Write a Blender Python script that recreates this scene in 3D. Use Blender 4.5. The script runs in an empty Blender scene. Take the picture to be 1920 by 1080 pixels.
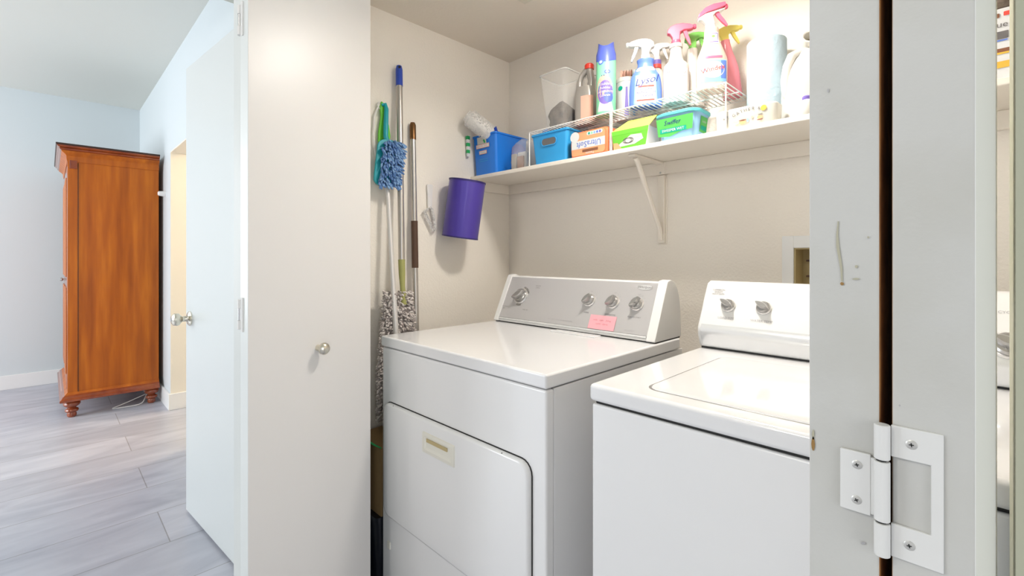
import bpy, math, random
from math import sin, cos, pi, radians as R
from mathutils import Vector, Matrix
random.seed(7)
S = bpy.context.scene
COL = S.collection

# ------------------------------------------------------------ camera, world, light
cam_d = bpy.data.cameras.new('camera'); cam = bpy.data.objects.new('camera', cam_d); COL.objects.link(cam)
cam.location = (0, 0, 1.19); cam.rotation_euler = (R(90), 0, R(45))
cam_d.sensor_width = 36; cam_d.lens = 870 / 1920 * 36; cam_d.shift_y = -60 / 1920
cam_d.clip_start = 0.01
S.camera = cam
S.view_settings.view_transform = 'Standard'; S.view_settings.look = 'None'
S.view_settings.gamma = 1; S.view_settings.use_curve_mapping = False
S.view_settings.exposure = 0.56
W = bpy.data.worlds.new('world'); S.world = W; W.use_nodes = True
W.node_tree.nodes['Background'].inputs[0].default_value = (0.95, 0.965, 1.0, 1)
W.node_tree.nodes['Background'].inputs[1].default_value = 0.47

def lamp(name, kind, loc, power, color, size=None, rot=None):
    d = bpy.data.lights.new(name, kind); d.energy = power; d.color = color
    if size:
        if kind == 'AREA': d.shape = 'RECTANGLE'; d.size, d.size_y = size
        else: d.shadow_soft_size = size
    o = bpy.data.objects.new(name, d); COL.objects.link(o); o.location = loc
    if rot: o.rotation_euler = rot
    return o
lamp('closet_lamp', 'AREA', (-0.62, 1.13, 2.112), 6.4, (1.0, 0.945, 0.87), (0.15, 0.15), (0, 0, 0)).data.spread = R(160)
lamp('closet_lamp_glow', 'POINT', (-0.62, 1.13, 2.06), 2.7, (1.0, 0.945, 0.87), 0.05)
lamp('side_passage_bulb', 'POINT', (-4.0, 2.2, 2.2), 28, (1.0, 0.9, 0.76), 0.08)
# unseen area light added to bring daylight into the big room
lamp('room_daylight', 'AREA', (-4.6, -3.2, 1.5), 80, (0.9, 0.95, 1.0), (2.6, 1.9), (R(90), 0, 0))
# unseen fill added at the right to brighten faces turned that way
lamp('hall_right_fill', 'AREA', (2.15, -0.7, 1.35), 15, (0.93, 0.97, 1.0), (1.5, 1.8), (R(90), 0, R(90)))
# unseen fill added behind the viewer to lift the closet's lower parts
lamp('hall_fill', 'POINT', (-0.75, -1.3, 2.25), 21, (1.0, 0.96, 0.91), 0.15)

# ------------------------------------------------------------ materials
M = {}
def mat(name, col, rough=0.5, metal=0.0, alpha=1.0, trans=0.0, coat=0.0, bump=None, spec=None, emit=None):
    m = bpy.data.materials.new(name); m.use_nodes = True
    nt = m.node_tree; b = nt.nodes['Principled BSDF']
    b.inputs['Base Color'].default_value = (*col, 1); b.inputs['Roughness'].default_value = rough
    b.inputs['Metallic'].default_value = metal; b.inputs['Alpha'].default_value = alpha
    b.inputs['Transmission Weight'].default_value = trans; b.inputs['Coat Weight'].default_value = coat
    if spec is not None: b.inputs['Specular IOR Level'].default_value = spec
    if emit:
        b.inputs['Emission Color'].default_value = (*emit[0], 1); b.inputs['Emission Strength'].default_value = emit[1]
    if bump:
        sc, st, dist = bump
        tc = nt.nodes.new('ShaderNodeTexCoord'); n = nt.nodes.new('ShaderNodeTexNoise'); bp = nt.nodes.new('ShaderNodeBump')
        n.inputs['Scale'].default_value = sc; n.inputs['Detail'].default_value = 3
        bp.inputs['Strength'].default_value = st; bp.inputs['Distance'].default_value = dist
        nt.links.new(tc.outputs['Object'], n.inputs['Vector']); nt.links.new(n.outputs['Fac'], bp.inputs['Height'])
        nt.links.new(bp.outputs['Normal'], b.inputs['Normal'])
    M[name] = m
    return m
def vary(name, c2, scale, stretch=(1, 1, 1), lo=0.35, hi=0.65, detail=4, coord='Object'):
    """mix a second colour into a material by noise"""
    m = M[name]; nt = m.node_tree; b = nt.nodes['Principled BSDF']; c1 = tuple(b.inputs['Base Color'].default_value)
    tc = nt.nodes.new('ShaderNodeTexCoord'); mp = nt.nodes.new('ShaderNodeMapping'); n = nt.nodes.new('ShaderNodeTexNoise')
    mp.inputs['Scale'].default_value = stretch; n.inputs['Scale'].default_value = scale; n.inputs['Detail'].default_value = detail
    r = nt.nodes.new('ShaderNodeValToRGB'); r.color_ramp.elements[0].position = lo; r.color_ramp.elements[1].position = hi
    r.color_ramp.elements[0].color = c1; r.color_ramp.elements[1].color = (*c2, 1)
    nt.links.new(tc.outputs[coord], mp.inputs['Vector']); nt.links.new(mp.outputs[0], n.inputs['Vector'])
    nt.links.new(n.outputs['Fac'], r.inputs['Fac']); nt.links.new(r.outputs[0], b.inputs['Base Color'])
    return r

mat('closet_paint', (0.90, 0.845, 0.765), 0.55, bump=(130, 0.5, 0.003))
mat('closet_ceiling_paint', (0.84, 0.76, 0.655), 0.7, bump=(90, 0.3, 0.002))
mat('room_paint', (0.66, 0.715, 0.735), 0.6, bump=(120, 0.12, 0.001))
mat('hall_paint', (0.68, 0.71, 0.68), 0.6, bump=(120, 0.12, 0.001))
mat('cream_paint', (0.83, 0.78, 0.68), 0.6, bump=(120, 0.12, 0.001))
mat('room_ceiling_paint', (0.74, 0.75, 0.70), 0.8)
mat('hall_ceiling_paint', (0.62, 0.62, 0.55), 0.8)
mat('trim_white', (0.86, 0.86, 0.85), 0.35)
mat('olive_paint', (0.60, 0.60, 0.46), 0.6)
mat('shelf_white', (0.90, 0.84, 0.75), 0.4, bump=(60, 0.1, 0.001))
mat('door_white', (0.71, 0.69, 0.67), 0.35, bump=(25, 0.12, 0.002))
mat('door_grey_white', (0.70, 0.73, 0.72), 0.28, bump=(8, 0.1, 0.003))
mat('edge_paint', (0.55, 0.545, 0.52), 0.45, bump=(260, 0.25, 0.0006)); vary('edge_paint', (0.50, 0.49, 0.45), 14, lo=0.45, hi=0.8)
mat('raw_wood', (0.42, 0.20, 0.06), 0.8); vary('raw_wood', (0.20, 0.08, 0.02), 40)
mat('stain', (0.30, 0.17, 0.05), 0.6); mat('stain_light', (0.42, 0.40, 0.30), 0.5); mat('chip', (0.10, 0.05, 0.02), 0.7)
mat('white_hinge', (0.72, 0.715, 0.70), 0.32, bump=(90, 0.1, 0.0005))
mat('screw', (0.62, 0.61, 0.58), 0.3, 0.6); mat('dark', (0.012, 0.012, 0.012), 0.6); mat('steel', (0.55, 0.55, 0.55), 0.3, 1)
mat('nickel', (0.72, 0.68, 0.58), 0.2, 1)
mat('appliance', (0.83, 0.83, 0.835), 0.22, coat=0.4)
mat('appliance_top', (0.80, 0.80, 0.81), 0.16, coat=0.5)
mat('appliance_plastic', (0.78, 0.775, 0.765), 0.3)
mat('silver_panel', (0.54, 0.53, 0.535), 0.38, 0.25)
mat('silver_band', (0.78, 0.79, 0.80), 0.18, 0.35)
mat('knob_grey', (0.42, 0.41, 0.40), 0.25, 0.7); mat('knob_ring', (0.75, 0.74, 0.73), 0.15, 0.7)
mat('print_grey', (0.16, 0.15, 0.15), 0.6); mat('print_light', (0.42, 0.41, 0.42), 0.6)
mat('handle_cream', (0.80, 0.78, 0.70), 0.4)
mat('pink_paper', (0.92, 0.42, 0.47), 0.8); mat('pencil', (0.55, 0.18, 0.2), 0.8)
mat('purple', (0.075, 0.045, 0.36), 0.38, 0.1, coat=0.3)
mat('purple_dark', (0.03, 0.02, 0.15), 0.5)
mat('blue_plastic', (0.015, 0.22, 0.82), 0.35); mat('sky_plastic', (0.04, 0.38, 0.80), 0.35)
mat('blue_cap', (0.03, 0.08, 0.50), 0.3); mat('alu', (0.56, 0.53, 0.50), 0.33, 0.85)
mat('bronze', (0.20, 0.10, 0.04), 0.3, 0.8); mat('brown_grip', (0.09, 0.045, 0.025), 0.55)
mat('olive_plastic', (0.36, 0.36, 0.12), 0.5)
mat('fluff_grey', (0.44, 0.39, 0.37), 0.95); mat('fluff_light', (0.74, 0.68, 0.65), 0.95)
mat('chenille', (0.12, 0.24, 0.50), 0.9); mat('chenille_light', (0.25, 0.42, 0.68), 0.9)
mat('teal', (0.01, 0.36, 0.42), 0.4); mat('leaf_green', (0.16, 0.62, 0.05), 0.4)
mat('white_plastic', (0.84, 0.82, 0.80), 0.35); mat('pole_white', (0.74, 0.72, 0.70), 0.3, 0.3); mat('bristle', (0.85, 0.83, 0.80), 0.9)
mat('cardboard', (0.30, 0.19, 0.08), 0.85); mat('bright_green', (0.02, 0.42, 0.12), 0.5); mat('black_plastic', (0.01, 0.012, 0.02), 0.4)
mat('wire_white', (0.88, 0.86, 0.82), 0.3)
mat('clear', (0.93, 0.93, 0.92), 0.08, alpha=0.22); mat('clear_rim', (0.85, 0.85, 0.83), 0.1, alpha=0.6)
mat('cloth_dark', (0.075, 0.055, 0.04), 0.95, bump=(120, 0.8, 0.004)); vary('cloth_dark', (0.17, 0.135, 0.105), 30)
mat('jug_grey', (0.40, 0.37, 0.34), 0.3, 0.3); mat('red_plastic', (0.80, 0.05, 0.03), 0.35)
mat('mint', (0.28, 0.80, 0.47), 0.3); mat('periwinkle', (0.11, 0.16, 0.66), 0.35); mat('violet', (0.20, 0.14, 0.48), 0.5)
mat('peach', (0.84, 0.47, 0.36), 0.6); mat('label_white', (0.76, 0.76, 0.76), 0.5); mat('label_blue', (0.12, 0.22, 0.68), 0.4)
mat('pale_blue', (0.26, 0.52, 0.82), 0.4); mat('navy', (0.02, 0.03, 0.20), 0.5); mat('label_red', (0.78, 0.08, 0.06), 0.5)
mat('spray_white', (0.80, 0.78, 0.75), 0.35); mat('spray_pink', (0.86, 0.13, 0.22), 0.35); mat('spray_green', (0.22, 0.62, 0.12), 0.35)
mat('milky', (0.76, 0.71, 0.65), 0.3, alpha=0.9); mat('spray_yellow', (0.86, 0.72, 0.16), 0.35)
mat('peach_clear', (0.80, 0.62, 0.52), 0.15, alpha=0.7); mat('pink_clear', (0.92, 0.30, 0.36), 0.15, alpha=0.8)
mat('towel', (0.45, 0.57, 0.65), 0.95, bump=(70, 0.9, 0.003)); mat('tube_board', (0.5, 0.4, 0.28), 0.9)
mat('jug_white', (0.71, 0.69, 0.64), 0.4); mat('orange', (0.88, 0.20, 0.08), 0.45); mat('orange_light', (0.90, 0.40, 0.20), 0.45)
mat('lime', (0.55, 0.75, 0.12), 0.5); mat('box_green', (0.14, 0.50, 0.04), 0.5); mat('wipe_green', (0.10, 0.50, 0.10), 0.4)
mat('teal_print', (0.0, 0.40, 0.28), 0.5); mat('lid_teal', (0.12, 0.55, 0.60), 0.3); mat('tub_blue', (0.30, 0.55, 0.82), 0.3)
mat('pack_white', (0.62, 0.61, 0.56), 0.5); mat('sage', (0.50, 0.55, 0.42), 0.6); mat('brown_print', (0.25, 0.10, 0.05), 0.6)
mat('yellow_print', (0.80, 0.48, 0.06), 0.6); mat('vent_metal', (0.74, 0.68, 0.56), 0.5)
mat('lamp_glass', (0.9, 0.88, 0.82), 0.4, alpha=0.35, emit=((1, 0.9, 0.75), 1.2)); mat('socket_brass', (0.5, 0.42, 0.22), 0.4, 0.6)
mat('recess_tan', (0.52, 0.42, 0.22), 0.7)

# stained cherry wood of the armoire
m = mat('cherry', (0.33, 0.072, 0.004), 0.40, coat=0.1, spec=0.3)
r = vary('cherry', (0.60, 0.165, 0.008), 3.0, (6.0, 6.0, 0.5), 0.3, 0.7, 12)
e = r.color_ramp.elements.new(0.5); e.color = (0.46, 0.11, 0.005, 1)
mat('cherry_dark', (0.22, 0.035, 0.008), 0.22, coat=0.6); vary('cherry_dark', (0.34, 0.07, 0.012), 5, (2, 2, 0.6))
mat('cherry_edge', (0.035, 0.012, 0.006), 0.4)

# plank-shaped porcelain floor
m = bpy.data.materials.new('floor_tile'); m.use_nodes = True; M['floor_tile'] = m
nt = m.node_tree; b = nt.nodes['Principled BSDF']; N = nt.nodes.new; L = nt.links.new
tc = N('ShaderNodeTexCoord'); mp = N('ShaderNodeMapping'); br = N('ShaderNodeTexBrick')
mp.inputs['Rotation'].default_value = (0, 0, R(90)); mp.inputs['Location'].default_value = (0.36, -0.17, 0)
br.inputs['Scale'].default_value = 1; br.inputs['Brick Width'].default_value = 1.2; br.inputs['Row Height'].default_value = 0.318
br.inputs['Mortar Size'].default_value = 0.0022; br.inputs['Mortar Smooth'].default_value = 0.2; br.offset = 0.37; br.inputs['Bias'].default_value = 0
br.inputs['Color1'].default_value = (0.54, 0.555, 0.625, 1); br.inputs['Color2'].default_value = (0.44, 0.455, 0.52, 1); br.inputs['Mortar'].default_value = (0.27, 0.27, 0.29, 1)
n1 = N('ShaderNodeTexNoise'); mp2 = N('ShaderNodeMapping'); mp2.inputs['Scale'].default_value = (3.2, 0.9, 1); n1.inputs['Scale'].default_value = 2.2; n1.inputs['Detail'].default_value = 9; n1.inputs['Distortion'].default_value = 1.2
rp = N('ShaderNodeValToRGB'); rp.color_ramp.elements[0].position = 0.3; rp.color_ramp.elements[0].color = (0.80, 0.80, 0.82, 1); rp.color_ramp.elements[1].position = 0.72; rp.color_ramp.elements[1].color = (1.16, 1.14, 1.12, 1)
mx = N('ShaderNodeMixRGB'); mx.blend_type = 'MULTIPLY'; mx.inputs['Fac'].default_value = 1
L(tc.outputs['Object'], mp.inputs['Vector']); L(mp.outputs[0], br.inputs['Vector']); L(tc.outputs['Object'], mp2.inputs['Vector']); L(mp2.outputs[0], n1.inputs['Vector'])
L(n1.outputs['Fac'], rp.inputs['Fac']); L(br.outputs['Color'], mx.inputs[1]); L(rp.outputs[0], mx.inputs[2]); L(mx.outputs[0], b.inputs['Base Color'])
b.inputs['Roughness'].default_value = 0.33

# ------------------------------------------------------------ mesh tools
class MB:
    def __init__(self): self.v = []; self.f = []; self.k = []; self.mats = []; self.T = Matrix.Identity(4)
    def mi(self, name):
        if name not in self.mats: self.mats.append(name)
        return self.mats.index(name)
    def add(self, vs, fs, m, T=None):
        T = self.T if T is None else self.T @ T
        o = len(self.v); self.v += [tuple(T @ Vector(p)) for p in vs]
        i = self.mi(m); self.f += [tuple(o + a for a in f) for f in fs]; self.k += [i] * len(fs)
        return self
    def box(self, x0, x1, y0, y1, z0, z1, m, T=None):
        vs = [(x, y, z) for z in (z0, z1) for y in (y0, y1) for x in (x0, x1)]
        return self.add(vs, [(0, 2, 3, 1), (4, 5, 7, 6), (0, 1, 5, 4), (2, 6, 7, 3), (0, 4, 6, 2), (1, 3, 7, 5)], m, T)
    def loft(self, rings, m, T=None, caps=(True, True)):
        n = len(rings[0]); vs = [p for r_ in rings for p in r_]; fs = []
        for i in range(len(rings) - 1):
            for j in range(n):
                a = i * n + j; b_ = i * n + (j + 1) % n; fs.append((a, b_, b_ + n, a + n))
        if caps[0]: fs.append(tuple(range(n - 1, -1, -1)))
        if caps[1]: fs.append(tuple((len(rings) - 1) * n + j for j in range(n)))
        return self.add(vs, fs, m, T)
    def lathe(self, prof, m, T=None, n=28, caps=(True, True)):
        return self.loft([[(r_ * cos(2 * pi * j / n), r_ * sin(2 * pi * j / n), z) for j in range(n)] for r_, z in prof], m, T, caps)
    def prism(self, poly, y0, y1, m, T=None):
        """poly in the x-z plane, extruded along y"""
        n = len(poly); vs = [(x, y0, z) for x, z in poly] + [(x, y1, z) for x, z in poly]
        fs = [tuple(range(n)), tuple(range(2 * n - 1, n - 1, -1))] + [(j, j + n, (j + 1) % n + n, (j + 1) % n) for j in range(n)]
        return self.add(vs, fs, m, T)
    def xprism(self, poly, x0, x1, m, T=None):
        """poly in the y-z plane, extruded along x"""
        n = len(poly); vs = [(x0, y, z) for y, z in poly] + [(x1, y, z) for y, z in poly]
        fs = [tuple(range(n)), tuple(range(2 * n - 1, n - 1, -1))] + [(j, j + n, (j + 1) % n + n, (j + 1) % n) for j in range(n)]
        return self.add(vs, fs, m, T)
    def tube(self, pts, r_, m, n=10, T=None):
        pts = [Vector(p) for p in pts]; rings = []
        rr = r_ if isinstance(r_, (list, tuple)) else [r_] * len(pts)
        up = None
        for i, p in enumerate(pts):
            d = (pts[min(i + 1, len(pts) - 1)] - pts[max(i - 1, 0)]).normalized()
            if up is None: up = d.orthogonal().normalized()
            up = (up - d * up.dot(d)).normalized(); s = d.cross(up)
            rings.append([tuple(p + (up * cos(2 * pi * j / n) + s * sin(2 * pi * j / n)) * rr[i]) for j in range(n)])
        return self.loft(rings, m, T)
    def build(self, name, parent=None, bevel=0, seg=3, angle=35, sub=0):
        me = bpy.data.meshes.new(name); me.from_pydata(self.v, [], self.f)
        for q in self.mats: me.materials.append(M[q])
        me.polygons.foreach_set('material_index', self.k); me.polygons.foreach_set('use_smooth', [True] * len(self.f))
        import bmesh
        bm = bmesh.new(); bm.from_mesh(me); bmesh.ops.recalc_face_normals(bm, faces=bm.faces); bm.to_mesh(me); bm.free()
        me.set_sharp_from_angle(angle=R(angle)); me.update()
        o = bpy.data.objects.new(name, me); COL.objects.link(o)
        if parent: o.parent = parent
        if bevel:
            q = o.modifiers.new('bevel', 'BEVEL'); q.width = bevel; q.segments = seg; q.limit_method = 'ANGLE'; q.angle_limit = R(40); q.harden_normals = True
        if sub:
            q = o.modifiers.new('sub', 'SUBSURF'); q.levels = q.render_levels = sub
        return o
def frame(o, u, v, w=None):
    u = Vector(u).normalized(); v = Vector(v).normalized(); w = u.cross(v) if w is None else Vector(w)
    m_ = Matrix((u, v, w)).transposed().to_4x4(); m_.translation = Vector(o); return m_
def TR(x, y, z, rz=0): return Matrix.Translation((x, y, z)) @ Matrix.Rotation(rz, 4, 'Z')
def thing(name, label, cat, loc, rz=0, group=None):
    o = bpy.data.objects.new(name, None); COL.objects.link(o); o.empty_display_size = 0.05
    o.location = loc; o.rotation_euler = (0, 0, rz); o['label'] = label; o['category'] = cat
    if group: o['group'] = group
    return o
def tag(o, label, cat, group=None):
    o['label'] = label; o['category'] = cat
    if group: o['group'] = group
    return o
def struct(o): o['kind'] = 'structure'; return o
def one(fn, name, parent=None, **k):
    b_ = MB(); fn(b_); return b_.build(name, parent, **k)
def bx(name, x0, x1, y0, y1, z0, z1, m_, parent=None, bevel=0, **k):
    return MB().box(x0, x1, y0, y1, z0, z1, m_).build(name, parent, bevel=bevel, **k)
_tc = {}
def text_geo(s, size, shear=0):
    key = (s, size, shear)
    if key not in _tc:
        c = bpy.data.curves.new('t', 'FONT'); c.body = s; c.size = size; c.align_x = 'CENTER'; c.align_y = 'CENTER'; c.resolution_u = 2; c.shear = shear
        o = bpy.data.objects.new('t', c); me = bpy.data.meshes.new_from_object(o)
        _tc[key] = ([tuple(v.co) for v in me.vertices], [tuple(p.vertices) for p in me.polygons])
        bpy.data.objects.remove(o); bpy.data.meshes.remove(me); bpy.data.curves.remove(c)
    return _tc[key]
def put_text(b_, s, size, m_, T, fn=None, wide=1.0, shear=0, rot=0):
    """T maps (x, y, 0) of flat lettering; fn maps (x, y) to a curved surface instead"""
    vs, fs = text_geo(s, size, shear)
    vs = [(x * wide * cos(rot) - y * sin(rot), x * wide * sin(rot) + y * cos(rot), 0) for x, y, z in vs]
    if fn: vs = [fn(x, y) for x, y, z in vs]
    b_.add(vs, fs, m_, T)
def flat(b_, poly, m_, T):
    b_.add([(x, y, 0) for x, y in poly], [tuple(range(len(poly)))], m_, T)
def rect(w, h, cx=0, cy=0): return [(cx - w / 2, cy - h / 2), (cx + w / 2, cy - h / 2), (cx + w / 2, cy + h / 2), (cx - w / 2, cy + h / 2)]
def oval(w, h, cx=0, cy=0, n=28): return [(cx + w / 2 * cos(2 * pi * i / n), cy + h / 2 * sin(2 * pi * i / n)) for i in range(n)]
def rrect(w, h, r_, cx=0, cy=0, n=5):
    p = []
    for sx, sy, a in ((1, 1, 0), (-1, 1, 90), (-1, -1, 180), (1, -1, 270)):
        for i in range(n + 1):
            t = R(a + 90 * i / n); p.append((cx + sx * (w / 2 - r_) + r_ * cos(t), cy + sy * (h / 2 - r_) + r_ * sin(t)))
    return p

# lofted bottle bodies: sections (z, rx, ry, squareness [, cx])
def sec_at(secs, z):
    if z <= secs[0][0]: return secs[0]
    for a, b_ in zip(secs, secs[1:]):
        if z <= b_[0]:
            t = (z - a[0]) / max(1e-6, b_[0] - a[0]); return tuple(p + (q - p) * t for p, q in zip(a, b_))
    return secs[-1]
def se(a, rx, ry, n, cx=0):
    c, s = cos(a), sin(a); e_ = 2 / n
    return (cx + rx * math.copysign(abs(c) ** e_, c), ry * math.copysign(abs(s) ** e_, s))
def smooth_secs(secs, n=4):
    """Catmull-Rom refinement"""
    secs = [tuple(s) + (0,) * (5 - len(s)) for s in secs]; out = []
    for i in range(len(secs) - 1):
        p0, p1, p2, p3 = secs[max(i - 1, 0)], secs[i], secs[i + 1], secs[min(i + 2, len(secs) - 1)]
        for k in range(n):
            t = k / n; q = []
            for j in range(5):
                a, b_, c, d = p0[j], p1[j], p2[j], p3[j]
                v = 0.5 * (2 * b_ + (c - a) * t + (2 * a - 5 * b_ + 4 * c - d) * t * t + (3 * b_ - a - 3 * c + d) * t ** 3)
                lo, hi = min(b_, c), max(b_, c)
                q.append(min(max(v, lo), hi))
            out.append(tuple(q))
    out.append(secs[-1]); return out
def body(b_, secs, m_, n=40, T=None, caps=(True, True)):
    rings = []
    for z, rx, ry, sq, cx in secs:
        rings.append([(*se(2 * pi * j / n, rx, ry, sq, cx), z) for j in range(n)])
    b_.loft(rings, m_, T, caps)
def on(secs, off=0.0008, a0=-pi / 2):
    """(x, z) measured along the front to a point on the body"""
    def fn(x, z):
        s = sec_at(secs, z); rx = s[1]; a = a0 + x / max(rx, 0.01) * 1.0
        if s[3] > 2.2:      # flat-fronted body: keep widths true
            q = min(0.985, abs(x) / max(rx, 0.01)); a = a0 + math.copysign(math.asin(min(1, q ** (s[3] / 2))), x)
        px, py = se(a, rx + off, s[2] + off, s[3], s[4]); return (px, py, z)
    return fn
def patch(b_, secs, w, z0, z1, m_, off=0.0006, shape=None, nx=14, nz=8, cx=0):
    fn = on(secs, off); vs = []; fs = []
    for i in range(nz + 1):
        t = i / nz; z = z0 + (z1 - z0) * t; ww = w * (shape(t) if shape else 1)
        for j in range(nx + 1): vs.append(fn(cx - ww / 2 + ww * j / nx, z))
    for i in range(nz):
        for j in range(nx):
            a = i * (nx + 1) + j; fs.append((a, a + 1, a + nx + 2, a + nx + 1))
    b_.add(vs, fs, m_)
def blob(b_, secs, cx, cz, w, h, m_, off=0.001, n=24):
    fn = on(secs, off); vs = [fn(cx, cz)]; fs = []
    for k in (0.5, 1.0):
        vs += [fn(cx + k * w / 2 * cos(2 * pi * i / n), cz + k * h / 2 * sin(2 * pi * i / n)) for i in range(n)]
    for i in range(n):
        j = (i + 1) % n; fs += [(0, 1 + i, 1 + j), (1 + i, 1 + n + i, 1 + n + j, 1 + j)]
    b_.add(vs, fs, m_)
def scribble(b_, s, size, m_, secs, cx, cz, off=0.0016, shear=0.3, wide=1, rot=0):
    fn = on(secs, off); put_text(b_, s, size, m_, None, lambda x, y: fn(cx + x, cz + y), wide, shear, rot)

def squiggle(b_, w, h, m_, fn, seed=1, t=None, words=2):
    """illegible handwriting: thin wavy strokes laid on a surface"""
    rn = random.Random(seed); t = t or h * 0.13; x = -w / 2
    for k in range(words):
        x1 = x + w / words * rn.uniform(0.72, 0.9); pts = []; i = 0
        while x < x1:
            pts.append((x + rn.uniform(-.1, .2) * h, (h / 2 if i % 2 else -h / 2) * rn.uniform(0.35, 1))); x += h * rn.uniform(0.28, 0.5); i += 1
        if len(pts) < 2: continue
        vs = []; 
        for (px, py) in pts: vs += [fn(px - t / 2, py), fn(px + t / 2, py)]
        b_.add(vs, [(2 * j, 2 * j + 1, 2 * j + 3, 2 * j + 2) for j in range(len(pts) - 1)], m_)
        x = -w / 2 + w * (k + 1) / words
def onT(T, cx=0, cy=0): return lambda x, y: tuple(T @ Vector((cx + x, cy + y, 0)))

# ------------------------------------------------------------ the setting
struct(bx('floor', -6.3, 2.2, -4.2, 3.2, -0.05, 0, 'floor_tile'))
def hallwall(b_):      # room side of the long wall, with the opening to the side passage
    b_.box(-6.3, -4.41, 0.67, 0.79, 0, 2.694, 'room_paint'); b_.box(-4.41, -3.45, 0.67, 0.79, 2.0, 2.694, 'room_paint')
    b_.box(-3.45, -1.86, 0.67, 0.79, 0, 2.694, 'room_paint')
struct(one(hallwall, 'wall_front'))
def reveal(b_):
    b_.box(-4.414, -4.402, 0.6705, 0.7895, 0, 2.0, 'cream_paint'); b_.box(-3.458, -3.446, 0.6705, 0.7895, 0, 2.0, 'cream_paint'); b_.box(-4.402, -3.458, 0.6705, 0.7895, 1.99, 2.002, 'cream_paint')
struct(one(reveal, 'trim_1'))
def pier(b_): b_.box(-1.86, -1.497, 0.555, 0.79, 0, 2.44, 'hall_paint')
struct(one(pier, 'wall_front_pier'))
def head(b_): b_.box(-1.497, 0.0275, 0.67, 0.79, 2.10, 2.44, 'hall_paint')
struct(one(head, 'wall_front_header'))
struct(bx('wall_front_right', 0.0275, 2.2, 0.67, 0.79, 0, 2.44, 'olive_paint'))
struct(bx('wall_room_left', -6.3, -6.108, -4.2, 0.67, 0, 2.694, 'room_paint'))
struct(bx('ceiling', -6.3, -2.6, -4.2, 0.8, 2.694, 2.76, 'room_ceiling_paint'))
struct(bx('ceiling_hall', -2.6, 2.2, -4.2, 0.67, 2.44, 2.76, 'hall_ceiling_paint'))
struct(bx('wall_closet_left', -1.78, -1.68, 0.79, 1.66, 0, 2.173, 'closet_paint'))
struct(bx('wall_closet_right', 0.21, 0.31, 0.79, 1.66, 0, 2.173, 'closet_paint'))
def backwall(b_):     # with the hole of the supply box
    x0, x1, z0, z1 = -0.405, -0.09, 0.98, 1.215
    b_.box(-1.78, x0, 1.66, 1.78, 0, 2.173, 'closet_paint'); b_.box(x1, 0.31, 1.66, 1.78, 0, 2.173, 'closet_paint')
    b_.box(x0, x1, 1.66, 1.78, 0, z0, 'closet_paint'); b_.box(x0, x1, 1.66, 1.78, z1, 2.173, 'closet_paint')
struct(one(backwall, 'wall_closet_back'))
struct(bx('ceiling_closet', -1.78, 0.31, 0.79, 1.78, 2.173, 2.26, 'closet_ceiling_paint'))
# side passage behind the opening
struct(bx('wall_passage_left', -4.51, -4.41, 0.79, 2.6, 0, 2.44, 'cream_paint')); struct(bx('wall_passage_right', -3.45, -3.35, 0.79, 2.6, 0, 2.44, 'cream_paint'))
struct(bx('wall_passage_back', -4.41, -3.45, 2.5, 2.6, 0, 2.44, 'cream_paint')); struct(bx('ceiling_passage', -4.51, -3.35, 0.79, 2.6, 2.44, 2.5, 'cream_paint'))
def base(name, x0, x1, y0, y1): struct(bx(name, x0, x1, y0, y1, 0, 0.125, 'trim_white', bevel=0.003))
base('baseboard_front', -6.108, -4.402, 0.655, 0.67); base('baseboard_room_left', -6.108, -6.093, -4.2, 0.655)
base('baseboard_passage', -4.402, -4.387, 0.655, 2.5); base('baseboard_front_middle', -3.45, -1.86, 0.655, 0.67)
bx('trim_2', -1.497, 0.0275, 0.708, 0.732, 2.075, 2.10, 'steel')['kind'] = 'structure'   # the folding doors' track

# ------------------------------------------------------------ doors
def slab(name, p0, p1, th, z0, z1, m_face, m_edge=None, side=1, m_back=None):
    """door leaf from p0 to p1 (face line), thickness th to one side"""
    p0 = Vector((*p0, 0)); p1 = Vector((*p1, 0)); u = (p1 - p0); Ln = u.length; u.normalize(); w = Vector((0, 0, 1)).cross(u) * side
    o = bpy.data.objects.new(name, None); COL.objects.link(o)
    o.location = p0; o.rotation_euler = (0, 0, math.atan2(u.y, u.x))
    b_ = MB(); y0, y1 = (0, th) if side > 0 else (-th, 0)
    vs = [(x, y, z) for z in (z0, z1) for y in (y0, y1) for x in (0, Ln)]
    F = [(0, 2, 3, 1), (4, 5, 7, 6), (0, 1, 5, 4), (2, 6, 7, 3), (0, 4, 6, 2), (1, 3, 7, 5)]
    b_.add(vs, F, m_face)
    me_ = m_edge or m_face; ie = b_.mi(me_); b_.k[0] = b_.k[1] = b_.k[4] = b_.k[5] = ie
    if m_back:
        b_.k[2 if side < 0 else 3] = b_.mi(m_back) if True else 0
        if side > 0: b_.k[3] = b_.mi(m_back)
    q = b_.build('panel', o, bevel=0.0015, seg=2)
    return o, Ln
# left bifold: the panel with the knob (front face towards +X) and its twin behind
ob, Lb = slab('bifold_door', (-1.256, 0.345), (-1.351, 0.72), 0.034, 0.015, 2.045, 'door_white', 'door_grey_white', side=1)
tag(ob, 'cream-white folding closet door at left, standing open, with a small round knob', 'door')
# small round pull in the middle
def pull(b_): b_.lathe([(0.009, 0), (0.008, 0.006), (0.007, 0.012), (0.012, 0.017), (0.0165, 0.024), (0.0165, 0.030), (0.012, 0.036), (0.004, 0.039)], 'nickel', T=frame((0.196, 0, 0.933), (1, 0, 0), (0, 0, 1), (0, -1, 0)))
one(pull, 'knob', ob)['label'] = 'round satin nickel knob'
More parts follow.
